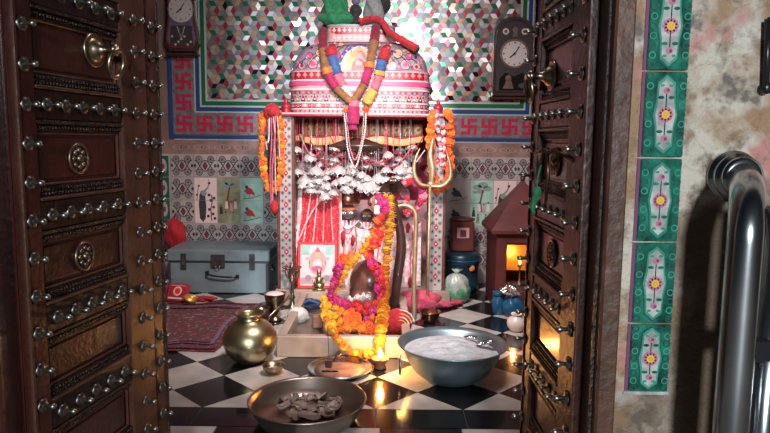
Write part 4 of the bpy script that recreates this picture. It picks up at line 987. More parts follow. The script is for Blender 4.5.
# small white tag on a brown handle
root = empty('white_token', W(377, 222, 3.26), 'small white rectangular token on a brown stick beside the yellow garland', 'token')
c = W(377, 210, 3.24); MB().box(c.x-.014, c.x+.014, c.y-.006, c.y+.006, c.z-.024, c.z+.024, 'whitepl', b=.006).build('token', root)
MB().tube([W(377, 222, 3.26), W(373, 206, 3.27), W(374, 196, 3.28)], .008, 'c_brown', 8).build('stick', root)

# ---- silver votive parasols
def chhatra():
    root = bpy.data.objects.new('votive_parasol', None); COL.objects.link(root)
    B = MB(); B.lathe([(0, .62), (.05, .60), (.09, .50), (.30, .44), (.62, .30), (.88, .08), (1.0, -.12), (1.05, -.22), (1.0, -.24), (.92, -.05), (.6, .18), (0, .38)], (0, 0, 0), 'silver', 20, fl=.04, flute=10)
    a_ = B.build('canopy', root)
    B = MB(); B.lathe([(.05, -.75), (.16, -.62), (.07, -.48), (.05, .45)], (0, 0, 0), 'silver', 8); b_ = B.build('stem', root)
    B = MB()
    B.tube([(.99*math.cos(t), .99*math.sin(t), -.30+.10*math.cos(t*10)) for t in [2*PI*k/40 for k in range(40)]], .085, 'silver', 5, True)
    c_ = B.build('fringe', root)
    return root, [a_, b_, c_]
pr_, ch_ = chhatra()
CH = [(307,158,4),(320,164,4),(335,160,4),(350,166,4),(365,158,4),(383,162,4),(399,159,4),(405,164,5),(398,177,5),(386,179,5),(374,190,5),(362,188,5),(354,184,5),(345,188,5),(336,183,5),(323,191,5),(311,184,5),(302,186,4),(326,178,4),(349,178,5),(366,178,5),(410,170,4),(303,173,4),(340,163,4),(297,150,5),(294,160,5),(304,166,9),(310,157,6),(323,156,6),(316,171,7),(331,158,5),(342,155,5),(338,170,8),(329,172,6),(347,163,6),(342,181,6),(318,180,7),(353,171,6),(358,181,7),(369,186,10),(379,178,7),(394,164,6),(388,155,5),
      (401,170,7),(393,182,7),(411,158,6),(412,147,5),(366,166,6),(376,163,5),(327,186,6),(325,197,6),(305,180,7),(311,190,6),(335,148,5),(318,146,5),(303,152,4),(384,190,7),(400,151,5),(408,176,6),(352,154,4),(332,163,4),(371,151,4),(386,170,5),(298,172,5),(362,175,5),(348,190,5),(333,193,5),(376,199,6)]
first = True; rnd = random.Random(11)
busy = [(-.29, -.17, 3.86, 4.12, .45, .74)]      # crown of the idol
def free_depth(px, py, r):
    best = None
    for q_ in range(60):
        Y = 3.81+rnd.random()*(.40 if py < 170 else .065); p = W(px, py, Y); s_ = r/FPX*Y*1.12
        bb = (p.x-s_*1.12, p.x+s_*1.12, p.y-s_*1.12, p.y+s_*1.12, p.z-s_*1.05, p.z+s_*.9)
        n_hit = sum(1 for b_ in busy if all(bb[2*i] < b_[2*i+1] and bb[2*i+1] > b_[2*i] for i in range(3)))
        if best is None or n_hit < best[0]: best = (n_hit, Y, bb)
        if n_hit == 0: break
    busy.append(best[2]); return best[1]
for k, (px, py, r) in enumerate(CH):
    Y = free_depth(px, py, r)
    p = W(px, py, Y); s = r/FPX*Y*1.12
    if first: o = pr_; first = False
    else: o = copy_tree(pr_, ch_)
    o.location = p; o.scale = (s, s, s*1.25); o.rotation_euler = (rnd.uniform(-.25, .15), rnd.uniform(-.2, .2), rnd.uniform(0, 6))
    big = r >= 9; zone = 'left' if px < 320 else ('middle' if px < 372 else 'right')
    tag(o, ('large silver votive parasol in the %s of the hanging cluster' if big else 'small silver votive parasol hanging in the %s of the cluster') % zone, 'parasol', ('large' if big else 'small')+' silver parasols, %s of the cluster' % zone)
    ch = MB().tube([p+Vector((0, 0, s*.5)), Vector((p.x+rnd.uniform(-.01, .01), min(p.y+.02, 4.28), 1.132))], .0016, ('c_red', 'silver', 'c_pink')[k % 3], 5)
    c = ch.build('chain'); c.parent = o; c.matrix_parent_inverse = (Matrix.Translation(p) @ o.rotation_euler.to_matrix().to_4x4() @ Matrix.Diagonal((s, s, s*1.25, 1))).inverted()
# red and pink sacred threads hung with them
for k, (x0, y0, x1, y1, m) in enumerate(((300, 134, 322, 150, 'c_pink'), (330, 135, 352, 150, 'c_red'), (392, 150, 424, 136, 'c_red'), (372, 160, 416, 142, 'c_pink'), (350, 150, 392, 158, 'c_red'), (376, 200, 404, 192, 'c_red'), (310, 140, 345, 160, 'c_red'), (384, 168, 425, 150, 'c_white'))):
    mid = W((x0+x1)/2, max(y0, y1)+6, 3.80); o = MB().tube(catmull([W(x0, y0, 3.80), mid, W(x1, y1, 3.80)], 8), .0032, m, 6).build('sacred_thread')
    tag(o, '%s sacred thread looped among the silver parasols' % {'c_pink': 'pink', 'c_red': 'red', 'c_white': 'white'}[m], 'thread', '%s threads among the parasols' % m[2:])
# drape with gold edge under the frieze
def dr_(u, v): return Vector((-.545+.77*u, 3.90+.01*math.sin(u*40), 1.022+.008*math.cos(PI*2*(u*3))-.032*v-.02*math.sin(PI*u)*v))
root = empty('scalloped_valance', (-.16, 3.90, .95), 'pink and gold scalloped cloth valance above the silver parasols', 'valance')
MB().sheet(dr_, 60, 4, 'p_peach').build('cloth', root, solid=.003); MB().tube([dr_(k/40, 1) for k in range(41)], .006, 'c_gold', 6).build('gold_edge', root)
MB().tube([dr_(k/40, 0) for k in range(41)], .006, 'c_red', 6).build('top_cord', root)
MB().ball(W(302, 138, 3.88), (.016, .014, .022), 'c_green', 10, 7, wob=.2).build('green_tuft', root)
# black pot shape hanging
B = MB(); B.lathe([(0, .042), (.06, .036), (.12, .016), (.165, -.002), (.168, -.008), (.12, -.024), (.06, -.040), (0, -.045)], W(357, 145, 3.815), 'stone_d', 32, sy=.28); tag(B.build('bronze_parasol'), 'broad dark bronze parasol hanging edge-on behind the white bead strings', 'parasol')

# ---- trident
root = empty('trident', W(427, 322, 3.62), 'tall brass trident with broad curved prongs, right of the idols', 'trident')
YT = 3.66
MB().tube([Vector((W(427, 322, 3.62).x, 3.62, .004)), W(430, 186, YT)], .0085, 'gold', 10).build('shaft', root)
c = W(431, 184, YT)
def prong(pts, w): 
    P = catmull([W(a_, b_, YT) for a_, b_ in pts], 8); n = len(P); return MB().tube(P, [w*.78*(.45+1.0*math.sin(PI*min(1, .12+.95*(i/n)))**1.3)*(1 if i < n*.8 else (1.15-i/n)/.35) for i in range(n)], 'gold', 12, flat=.7)
prong([(431, 186), (420, 184), (414, 173), (415, 160), (420, 148)], .018).build('prong', root)
prong([(431, 186), (432, 170), (430, 155), (433, 138)], .018).build('prong', root)
prong([(430, 186), (442, 186), (450, 178), (450, 165), (446, 150)], .021).build('prong', root)
MB().ball(c, (.022, .016, .016), 'gold', 12, 8).build('hub', root)
# brass staff with bent top
P = catmull([Vector((W(414, 325, 3.50).x, 3.50, .004)), W(414, 290, 3.5), W(415, 250, 3.5), W(416, 218, 3.5), W(413, 209, 3.5), W(405, 205, 3.5), W(398, 206, 3.5)], 8)
o = MB().tube(P, .0125, 'gold', 12).build('bent_staff'); tag(o, 'brass staff with a bent top standing left of the trident', 'staff')

# ================================================================== THINGS ON THE FLOOR
# tin trunk
def trunk():
    Y0 = F(218, 293.5).y; Y1 = YB-.02; x0, x1 = W(168, 270, Y0).x, W(268.5, 270, Y0).x; h = W(218, 250, Y0).z
    root = empty('tin_trunk', ((x0+x1)/2, (Y0+Y1)/2, 0), 'dented grey tin trunk against the tiled back wall', 'trunk')
    MB().box(x0, x1, Y0, Y1, .001, h*.72, 'trunk', b=.006).build('body', root)
    B = MB(); B.box(x0-.006, x1+.006, Y0-.006, Y1+.004, h*.73, h, 'trunk', b=.008); B.box(x0-.009, x1+.009, Y0-.009, Y0-.004, h*.73, h*.76, 'trunk_d', b=.001); B.build('lid', root)
    cx = (x0+x1)/2
    B = MB(); B.box(cx-.045, cx+.045, Y0-.012, Y0-.006, h*.60, h*.90, 'trunk_d', b=.002); B.box(cx-.022, cx+.022, Y0-.024, Y0-.012, h*.66, h*.80, 'steel', b=.004); B.tube([(cx-.012, Y0-.018, h*.66), (cx-.012, Y0-.018, h*.58), (cx+.012, Y0-.018, h*.58), (cx+.012, Y0-.018, h*.66)], .003, 'steel', 6); B.build('lock', root)
    for sx in (-1, 1):
        c = cx+sx*(x1-x0)*.34; B = MB(); B.box(c-.018, c+.018, Y0-.012, Y0-.005, h*.56, h*.92, 'trunk_d', b=.002); B.box(c-.010, c+.010, Y0-.018, Y0-.012, h*.66, h*.82, 'steel', b=.002); B.build('hasp', root)
    B = MB(); B.tube(catmull([(cx-.07, Y0-.012, h*.48), (cx-.06, Y0-.03, h*.46), (cx, Y0-.034, h*.42), (cx+.10, Y0-.03, h*.40), (cx+.12, Y0-.012, h*.40)], 6), .006, 'plastic_k', 8); B.box(cx-.08, cx-.06, Y0-.012, Y0+.002, h*.44, h*.52, 'plastic_k'); B.box(cx+.115, cx+.135, Y0-.012, Y0+.002, h*.36, h*.44, 'plastic_k'); B.build('handle', root)
    B = MB(); B.box(x1-.001, x1+.006, Y0+.08, Y0+.15, h*.45, h*.60, 'trunk_d', b=.002); B.tube([(x1+.004, Y0+.085, h*.55), (x1+.02, Y0+.09, h*.45), (x1+.02, Y0+.14, h*.45), (x1+.004, Y0+.145, h*.55)], .004, 'steel', 6); B.build('side_handle', root)
    for sx in (x0-.001, x1-.018): MB().box(sx, sx+.019, Y0-.004, Y0+.012, .002, h*.70, 'trunk_d', b=.002).build('corner_strip', root)
trunk()
# carpet
ca = [F(262, 304), F(214, 352), F(100, 353), F(150, 304)]
def cpet(u, v):
    p = ca[3].lerp(ca[0], u).lerp(ca[2].lerp(ca[1], u), v); return Vector((p.x+.012*math.sin(v*9), p.y+.010*math.sin(u*11), .004+.006*(1+math.sin(u*13+v*7))*.5))
root = empty('prayer_rug', (ca[0]+ca[2])/2, 'worn dark red patterned rug lying on the checkered floor left', 'rug'); root.location.z = 0.001
MB().sheet(cpet, 40, 30, 'carpet').build('rug', root, solid=-.004)
B = MB()
for w_, m in ((.03, 'c_maroon'), (.11, 'c_violet'), (.14, 'c_maroon')):
    e = w_
    for (A, Z) in (((e, e), (1-e, e)), ((1-e, e), (1-e, 1-e)), ((1-e, 1-e), (e, 1-e)), ((e, 1-e), (e, e))):
        for k in range(14):
            u0, v0 = A[0]+(Z[0]-A[0])*k/14, A[1]+(Z[1]-A[1])*k/14; u1, v1 = A[0]+(Z[0]-A[0])*(k+.98)/14, A[1]+(Z[1]-A[1])*(k+.98)/14
            B.tube([cpet(u0, v0)+Vector((0, 0, .005)), cpet(u1, v1)+Vector((0, 0, .005))], .011, m, 6, flat=.25)
o = B.build('woven_border', root); o['kind'] = 'stuff'
# red packet and yellow packet by the left door
p = F(176, 302); T = Matrix.Translation((p.x, p.y, .004)) @ Matrix.Rotation(R(-14), 4, 'Z') @ Matrix.Rotation(R(-28), 4, 'X')
root = empty('red_packet', (p.x, p.y, .001), 'red printed packet leaning near the left door, in front of the trunk', 'packet')
MB().box(-.075, .06, 0, .03, 0, .115, 'c_red', T, b=.006).build('packet', root)
B = MB(); mpk = lambda u, v, off: T @ Vector((u, -off, v))
B.disc(mpk, -.005, .065, .030, 'p_white', .001, 16); B.disc(mpk, -.005, .065, .02, 'p_brred', .002, 12); B.line(mpk, [(-.06, .02), (.045, .02)], .010, 'p_white', .001); B.line(mpk, [(-.06, .10), (.045, .10)], .006, 'p_pink', .001)
B.build('printed_front', root)
MB().box(-.075, .06, .10, .13, .004, .08, 'c_magenta', Matrix.Translation((p.x-.02, p.y, 0)) @ Matrix.Rotation(R(10), 4, 'Z'), b=.006).build('packet').name = 'magenta_packet'
tag(bpy.data.objects['magenta_packet'], 'darker magenta packet lying behind the red printed one', 'packet')
p = F(190, 304); o = crumple((p.x, p.y, .032), (.045, .03, .03), 'p_gold', 5).build('crumpled_packet'); tag(o, 'small crumpled yellow packet on the floor beside the red packet', 'packet')
p = F(203, 301); o = crumple((p.x, p.y, .016), (.075, .03, .015), 'c_red', 15).build('red_rag'); tag(o, 'flat red rag on the floor beside the yellow packet', 'cloth')
# red satin bag on the wall behind the left door
c = W(175, 234, 4.38); root = empty('red_satin_bag', c, 'shiny red satin cloth bag hanging low left of the tiled wall', 'bag')
crumple(c, (.075, .035, .105), 'c_red', 21, amp=.26).build('bag', root); MB().tube([c+Vector((-.02, 0, .07)), c+Vector((0, .03, .15)), c+Vector((.02, 0, .07))], .005, 'c_red', 6).build('string', root)
# brass pot
B = MB(); p = F(250, 366); yb_ = p.y+.06; c = (W(250, 340, yb_).x, yb_, .001)
root = empty('brass_water_pot', c, 'large round-bellied brass water pot at the rug corner', 'pot')
rb = 28.2/FPX*yb_*.985; 
B.lathe([(.050, 0), (.055, .004), (.080, .018), (rb*.88, .050), (rb*.985, .085), (rb, .105), (rb*.97, .130), (rb*.82, .162), (rb*.60, .182), (rb*.46, .190), (rb*.42, .200), (rb*.44, .212)], c, 'brass', 40); B.build('body', root)
MB().lathe([(rb*.44, .210), (rb*.50, .216), (rb*.56, .222), (rb*.57, .226), (rb*.52, .227), (rb*.42, .218), (rb*.40, .200), (rb*.40, .19)], c, 'brass', 36).build('rim', root)
# small steel bowl
def vessel(name, label, cat, px, pyb, prof, m, inner=None, n=30, depth=0):
    p = F(px, pyb); c = (p.x, p.y+depth, .001); root = empty(name, c, label, cat)
    MB().lathe(prof, c, m, n).build('body', root)
    if inner: MB().lathe(inner[0], c, inner[1], n).build(inner[2], root)
    return root, Vector(c)
vessel('steel_bowl', 'tiny steel bowl with a ball-shaped bottom between brass pot and big pan', 'bowl', 272, 376, [(.020, 0), (.030, .006), (.042, .022), (.048, .038), (.050, .040), (.047, .040), (.038, .022), (.022, .008), (0, .006)], 'brass_old', ([(.03, .010), (.028, .022), (.012, .026), (0, .027)], 'silver', 'content'), depth=.03)
# goblet with white sweets, and second cup
vessel('brass_goblet', 'flared brass goblet filled with white grains left of the trough', 'goblet', 275, 320, [(.038, 0), (.040, .005), (.018, .014), (.014, .030), (.030, .050), (.046, .085), (.055, .125), (.060, .150), (.0625, .152), (.059, .152), (.05, .12), (.03, .1), (0, .1)], 'brass_old', ([(.052, .13), (.054, .146), (.040, .156), (.018, .161), (0, .162)], 'p_white', 'white_grains'))
vessel('brass_cup', 'small brass cup standing behind the brass water pot', 'cup', 262, 326, [(.030, 0), (.034, .006), (.040, .03), (.043, .055), (.036, .075), (.034, .085), (.044, .100), (.046, .102), (.041, .102), (.031, .085), (.0, .03)], 'brass_old')
# ornate lamp stand left of the picture
p = Vector((-.548, 3.715, .001)); root = empty('brass_lamp_stand', p, 'ornate branching brass lamp stand left of the framed picture', 'lamp stand')
B = MB(); B.lathe([(.040, 0), (.042, .008), (.016, .02), (.010, .05), (.018, .065), (.010, .08), (.009, .15), (.020, .165), (.010, .18), (.009, .235), (.018, .25), (.006, .27), (0, .30)], p, 'brass_old', 16); B.build('column', root)
for k in range(5):
    a_ = 2*PI*k/5+.5; q = p+Vector((.046*math.cos(a_), .030*math.sin(a_), .235)); B = MB(); B.tube(catmull([p+Vector((0, 0, .19)), p+Vector((.03*math.cos(a_), .02*math.sin(a_), .185)), q], 6), .005, 'brass_old', 6); B.lathe([(.004, 0), (.014, .008), (.016, .014), (.012, .010), (0, .008)], q, 'brass_old', 10); B.build('branch', root)
o = MB().tube([W(268, 318, 3.2), W(283, 303, 3.35), W(290, 296, 3.42)], [.007, .005, .010], 'brass_old', 8).build('brass_spoon')
tag(o, 'long brass spoon leaning across the left end of the trough', 'spoon')
# big pan
c0 = None
for it in range(1):
    hp_ = .075; pc_ = F(307.5, 399.5, hp_)
rp_ = 62.5/FPX*pc_.y*.985; c = (pc_.x, pc_.y, .001)
root = empty('wide_pan', c, 'wide shallow bronze-grey pan holding torn dried leaves, nearest the camera', 'pan')
MB().lathe([(rp_*.74, .0), (rp_*.80, .004), (rp_*.92, hp_*.6), (rp_*.975, hp_*.97), (rp_*1.0, hp_), (rp_*1.003, hp_+.004), (rp_*.985, hp_+.006), (rp_*.955, hp_*.95), (rp_*.90, hp_*.55), (rp_*.78, .009), (rp_*.6, .006), (0, .006)], c, 'pan', 56).build('pan', root)
rnd = random.Random(4)
for k, (px, py, w_, rot) in enumerate(((286, 400, .040, .3), (284, 408, .030, 1.9), (338, 405, .028, .2), (326, 414, .038, 1.2), (293, 400, .038, .3), (300, 408, .045, 1.2), (311, 411, .050, 2.0), (322, 407, .042, .8), (333, 410, .040, 2.6), (296, 416, .045, .1), (309, 418, .050, 1.7), (321, 396, .040, 3.0), (311, 399, .036, 2.2), (334, 402, .034, 1.0), (303, 401, .034, .5))):
    p = F(px, py, .02)
    def lf(u, v):
        a_ = (u-.5)*2; w = w_*(math.sin(PI*(.08+.84*v))**.7)*.62; x = a_*w; y = (v-.5)*2*w_*.8; z = .008+.012*a_*a_+.006*math.sin(v*5+k)+.003*math.sin(a_*6+k)
        return (p.x+x*math.cos(rot)-y*math.sin(rot), p.y+x*math.sin(rot)+y*math.cos(rot), .010+z+.004*(k % 3))
    o = MB().sheet(lf, 8, 8, 'leaf').build('dried_leaf', None, solid=.002)
    tag(o, ('curled dried pinkish leaf piece on the %s side of the wide pan' % ('left' if px < 308 else 'right')), 'leaf', 'dried leaf pieces in the wide pan, %s side' % ('left' if px < 308 else 'right'))
# steel plate with incense holder
pc_ = F(340, 367.5, .018); rp_ = 33.5/FPX*pc_.y; c = (pc_.x, pc_.y, .001)
root = empty('steel_plate', c, 'round rimmed steel plate dusted with red powder in front of the trough', 'plate')
MB().lathe([(rp_*.82, 0), (rp_*.95, .012), (rp_, .020), (rp_*1.0, .023), (rp_*.96, .020), (rp_*.84, .006), (0, .005)], c, 'steel', 48).build('rim', root)
MB().lathe([(rp_*.80, .006), (rp_*.6, .0085), (0, .009)], c, 'tray', 40).build('red_powder', root)
p = F(329, 367, .0095); root = empty('incense_holder', (p.x, p.y, .0105), 'small dark incense holder with a burning stick on the steel plate', 'incense holder')
MB().box(p.x-.016, p.x+.016, p.y-.014, p.y+.014, .0105, .046, 'stone_d', b=.003).build('block', root)
MB().tube([Vector((p.x, p.y, .045)), W(327.5, 326, p.y+.01)], .0016, 'stone_d', 6).build('incense_stick', root)
MB().tube([Vector((p.x+.014, p.y, .035)), Vector((p.x+.05, p.y+.02, .065))], [.004, .009], 'bronze_d', 8).build('spout', root)
a_, b_ = F(322, 371, .012), F(338, 371.5, .012); o = MB().tube([a_, b_], .0035, 'black', 6).build('burnt_stick'); tag(o, 'short burnt black stick lying on the steel plate', 'stick')
# oil lamp with flame
p = F(380, 371); c = Vector((p.x, p.y+.035, .001)); root = empty('oil_lamp', c, 'lit clay oil lamp with a bright flame in front of the trough', 'lamp')
MB().lathe([(.022, 0), (.028, .004), (.020, .014), (.026, .024), (.038, .040), (.040, .046), (.035, .046), (.024, .032), (0, .030)], c, 'clay', 24).build('bowl', root)
MB().tube([c+Vector((0, 0, .034)), c+Vector((0, -.012, .050))], .003, 'c_white', 6).build('wick', root)
MB().lathe([(0, .046), (.009, .052), (.0135, .062), (.011, .074), (.005, .088), (0, .096)], c+Vector((0, -.008, 0)), 'flame', 14).build('flame', root)
def point(loc, pw, col, r=.012):
    d = bpy.data.lights.new('lamp_flame', 'POINT'); d.energy = pw; d.color = col; d.shadow_soft_size = r; o = bpy.data.objects.new('lamp_flame', d); COL.objects.link(o); o.location = loc; return o
point(c+Vector((0, -.008, .115)), 6.5, (1.0, .43, .10))
# aluminium basin
hb = .150; pc_ = F(452, 343.5, hb); rb = 57.5/FPX*pc_.y*.985; c = (pc_.x, pc_.y, .001)
root = empty('aluminium_basin', c, 'big blue-grey aluminium basin heaped with white powder', 'basin')
MB().lathe([(rb*.42, 0), (rb*.50, .003), (rb*.68, .035), (rb*.82, .085), (rb*.90, hb-.01), (rb*.99, hb), (rb*1.0, hb+.004), (rb*.985, hb+.006), (rb*.895, hb-.012), (rb*.80, .085), (rb*.6, .03), (0, .02)], c, 'alum', 56).build('bowl', root)
def pw(u, v):
    r = rb*.865*u; a_ = 2*PI*v; x, y = r*math.cos(a_), r*math.sin(a_)
    return (c[0]+x, c[1]+y, .122+.026*math.cos(PI*u/2)+.004*math.sin(x*60+y*30)*(1-u)+.004*math.sin(y*90-x*20)*(1-u)-.02*max(0, x/rb)**2)
B = MB(); B.sheet(pw, 26, 56, 'ash'); o = B.build('white_powder', root); o['kind'] = 'stuff'
B = MB(); q = Vector((c[0]-rb*.93, c[1]-.07, .10)); B.tube([q+Vector((-.004, -.030*math.cos(t), -.02+.040*math.sin(t)-.0)) for t in [2*PI*k/16 for k in range(16)]], .0045, 'brass', 8, True); B.build('ring_handle', root)
for k, (px, py) in enumerate(((472, 338), (482, 344), (489, 343))):
    p = F(px, py, .145); o = crumple(Vector(p)+Vector((0, 0, .004)), (.024, .018, .007), 'foil', 30+k, n=18, k=8, amp=.45).build('foil_scrap'); tag(o, 'crumpled silver foil scrap %s on the white powder' % ('nearest the middle', 'lowest in the basin', 'nearest the right rim')[k], 'foil', 'foil scraps in the basin')
# things in the trough
z0 = .021
p = F(297, 325, z0); root = empty('conch_shell', (p.x, p.y, z0), 'white spiral conch shell in the left end of the trough', 'shell')
B = MB(); c = Vector((p.x, p.y+.03, z0+.044)); n = 40
for k in range(5): B.lathe([(.043-.009*k, -.006), (.045-.009*k, 0), (.040-.009*k, .010)], c+Vector((-.006, -.020-.010*k, .004)), 'shell', 20, Matrix.Rotation(R(90), 3, 'X'))
B.lathe([(.008, 0), (0, .012)], c+Vector((-.006, -.068, .004)), 'shell', 12, Matrix.Rotation(R(90), 3, 'X'))
B.ball(c+Vector((0, .006, 0)), (.058, .040, .046), 'shell', 22, 14); B.tube([c+Vector((.03, 0, .0)), c+Vector((.060, .005, -.018))], [.022, .008], 'shell', 10); B.build('spiral', root)
p = F(311, 306, z0+.03); root = empty('dark_cloth_lump', (p.x, p.y, z0), 'blue-black crumpled cloth in the back left corner of the trough', 'cloth')
crumple((p.x, p.y, z0+.038), (.070, .045, .032), 'c_navy', 41, amp=.3).build('cloth', root); B = MB(); B.tube(catmull([(p.x-.05, p.y-.04, z0+.05), (p.x, p.y-.05, z0+.075), (p.x+.05, p.y-.03, z0+.05)], 6), .008, 'c_blue', 8); B.build('fold', root)
p = F(318, 329, z0); B = MB(); T = Matrix.Translation((p.x, p.y, z0)) @ Matrix.Rotation(R(12), 4, 'Z'); B.box(-.027, .027, 0, .045, 0, .070, 'brick', T, b=.006); tag(B.build('brick_piece'), 'upright brown brick piece beside the conch shell', 'brick')
# red bandhani bundle
p = Vector((W(398, 320, 3.12).x, 3.12, z0)); root = empty('bandhani_bundle', p, 'round bundle of red cloth striped with yellow, right in the trough', 'bundle')
MB().ball((p.x, p.y, z0+.072), (.073, .055, .072), 'c_red', 24, 14).build('bundle', root)
for k in range(4):
    r = .030+.014*k; MB().tube([Vector((p.x+.01+r*1.0*math.cos(t), p.y-.055*math.sqrt(max(.02, 1-((r+.01)/.085)**2)), z0+.066+r*math.sin(t))) for t in [PI*.05+2.0*q_/16 for q_ in range(17)]], .0035, ('c_gold', 'c_white')[k % 2], 6).build('stripe', root)
# copper bowl, pink cloth
vessel('copper_bowl', 'small dark copper bowl behind the aluminium basin', 'bowl', 430, 325, [(.030, 0), (.034, .005), (.050, .03), (.060, .060), (.063, .064), (.060, .064), (.045, .03), (0, .01)], 'copper', depth=.05)
p = F(432, 304); root = empty('pink_cloth', (p.x, p.y, 0.001), 'crumpled pink cloth on the floor at the foot of the trident', 'cloth')
crumple((p.x+.02, p.y-.03, .022), (.17, .09, .022), 'c_rose', 51, amp=.22).build('cloth', root)
crumple((p.x-.09, 3.655, .068), (.12, .055, .066), 'c_rose', 52, amp=.25).build('raised_fold', root)
# plastic bag
p = F(457, 305); c = Vector((p.x, p.y+.05, .001)); root = empty('plastic_bag', c, 'knotted milky plastic bag with green contents on the floor', 'bag')
B = crumple(c+Vector((0, 0, .095)), (.078, .060, .095), 'bag', 77, amp=.12); B.lathe([(.02, .175), (.016, .195), (.035, .215)], c, 'bag', 16, fl=.2, flute=5); B.build('bag', root)
MB().lathe([(.062, .010), (.080, .04), (.086, .075), (.082, .10), (.05, .115), (0, .115)], c, 'bagg', 24, fl=.05, flute=5, sy=.72).build('green_contents', root)
# sooty drum with maroon radio-like box on it
p = F(462, 293); c = Vector((p.x, 4.22, .001)); root = empty('dark_drum', c, 'squat dark blue drum stove behind the plastic bag', 'drum')
MB().lathe([(.095, 0), (.115, .01), (.120, .06), (.112, .07), (.114, .17), (.120, .18), (.118, .24), (.105, .262), (.070, .270), (0, .272)], c, 'drum', 30).build('body', root)
MB().lathe([(.022, .0), (.022, .006), (.014, .010), (0, .010)], c+Vector((.055, -.098, .17)), 'p_orange', 16, Matrix.Rotation(R(90), 3, 'X')).build('orange_knob', root)
MB().tube([c+Vector((.118*math.cos(t), .118*math.sin(t), .215)) for t in [2*PI*k/30 for k in range(30)]], .004, 'bluepl', 6, True).build('blue_band', root)
x0 = c.x-.075; root = empty('maroon_box', (c.x, c.y, .2745), 'maroon box with a small pale window standing on the dark drum', 'box')
zb = .2745; MB().box(x0, x0+.15, c.y-.06, c.y+.06, zb, zb+.20, 'maroonwood', b=.008).build('case', root)
B = MB(); B.box(x0+.035, x0+.115, c.y-.064, c.y-.060, zb+.09, zb+.16, 'p_pink', b=.002); B.build('window', root); MB().box(x0+.055, x0+.095, c.y-.067, c.y-.064, zb+.10, zb+.145, 'p_line').build('dark_figure', root)
MB().lathe([(.075, .2), (.085, .205), (.085, .215), (.05, .225), (0, .23)], (c.x, c.y, zb), 'maroonwood', 20, sy=.75).build('top', root)
# wooden house shrine with glowing lamp
def hut():
    Yh = 3.72; x0 = W(496, 260, Yh).x; x1 = x0+.36; Y1 = Yh+.36; zt_ = W(489, 233, Yh).z; za = zt_+.31; t = .018
    root = empty('wooden_house_shrine', ((x0+x1)/2, (Yh+Y1)/2, 0.001), 'maroon wooden house-shaped shrine with pyramid roof and glowing lamp inside', 'shrine')
    B = MB(); B.box(x0, x1, Yh, Y1, .001, .12, 'maroonwood', b=.004); B.box(x0, x1, Y1-t, Y1, .12, zt_, 'maroonwood'); B.box(x0, x0+t, Yh, Y1-t, .12, zt_, 'maroonwood'); B.box(x1-t, x1, Yh, Y1-t, .12, zt_, 'maroonwood'); B.box(x0+t, x0+.055, Yh, Yh+t, .12, zt_, 'maroonwood'); B.box(x1-.10, x1-t, Yh, Yh+t, .12, zt_, 'maroonwood'); B.box(x0+.055, x1-.10, Yh, Yh+t, zt_-.06, zt_, 'maroonwood'); B.build('case', root)
    B = MB(); cx, cy = (x0+x1)/2, (Yh+Y1)/2; o_ = .035; k = .22
    vs = [(x0-o_, Yh-o_, zt_), (x1+o_, Yh-o_, zt_), (x1+o_, Y1+o_-.02, zt_), (x0-o_, Y1+o_-.02, zt_), (x0-o_, Yh-o_, zt_+.02), (x1+o_, Yh-o_, zt_+.02), (x1+o_, Y1+o_-.02, zt_+.02), (x0-o_, Y1+o_-.02, zt_+.02), (cx, cy, za)]
    B.add(vs, [(3, 2, 1, 0), (0, 1, 5, 4), (1, 2, 6, 5), (2, 3, 7, 6), (3, 0, 4, 7), (4, 5, 8), (5, 6, 8), (6, 7, 8), (7, 4, 8)], 'maroonwood'); B.lathe([(.014, 0), (.016, .02), (.006, .04), (0, .05)], (cx, cy, za-.01), 'brass_old', 10); B.build('roof', root)
    B = MB(); B.box(x0+.055, x0+.062, Yh-.012, Yh, .125, zt_-.06, 'brass_old', b=.002); B.build('gilt_strip', root)
    B = MB(); B.box(x0+.05, x1-.06, Yh+.20, Yh+.21, .20, zt_-.10, 'p_gold', b=.003); B.build('golden_picture', root)
    lp = Vector((W(520, 262, Yh+.08).x, Yh+.08, .122)); r2 = empty('oil_lamp', lp, 'tiny lit lamp inside the wooden house shrine', 'lamp')
    zf = W(520, 263, Yh+.08).z
    MB().lathe([(.018, 0), (.020, .004), (.006, .015), (.005, zf-.15), (.016, zf-.138), (.018, zf-.132), (0, zf-.136)], lp, 'brass', 14).build('stand', r2)
    MB().lathe([(0, 0), (.006, .006), (.008, .014), (.004, .024), (0, .032)], (lp.x, lp.y, zf-.010), 'bulb', 12).build('flame', r2)
    point(Vector((lp.x-.02, lp.y+.02, zf+.035)), 1.8, (1.0, .42, .12), .01)
hut()
# blue plastic things, foil, white pot near the right door
p = F(500, 316); c = Vector((p.x, p.y+.05, .001)); root = empty('blue_jar', c, 'blue plastic jar on the floor near the right door', 'jar')
MB().lathe([(.035, 0), (.040, .005), (.042, .08), (.034, .10), (.034, .11)], c, 'bluepl', 20).build('body', root); MB().lathe([(.037, .108), (.038, .13), (.034, .134), (0, .134)], c, 'bluepl', 20, flute=12, fl=.03).build('lid', root)
p = F(513, 318); o = crumple((p.x+.005, p.y+.03, .060), (.060, .050, .058), 'bluepl', 61, amp=.2).build('blue_polythene'); tag(o, 'crumpled blue polythene bundle right of the blue jar', 'bag')
p = W(513, 292, p.y+.03); o = crumple((p.x, p.y, .158), (.055, .045, .040), 'foil', 62, amp=.35).build('foil_bundle'); 
tag(o, 'crumpled silver foil bundle on top of the blue polythene', 'foil')
p = F(517, 333); c = Vector((p.x, p.y+.03, .001)); root = empty('white_pot', c, 'small round white pot beside the right door edge', 'pot')
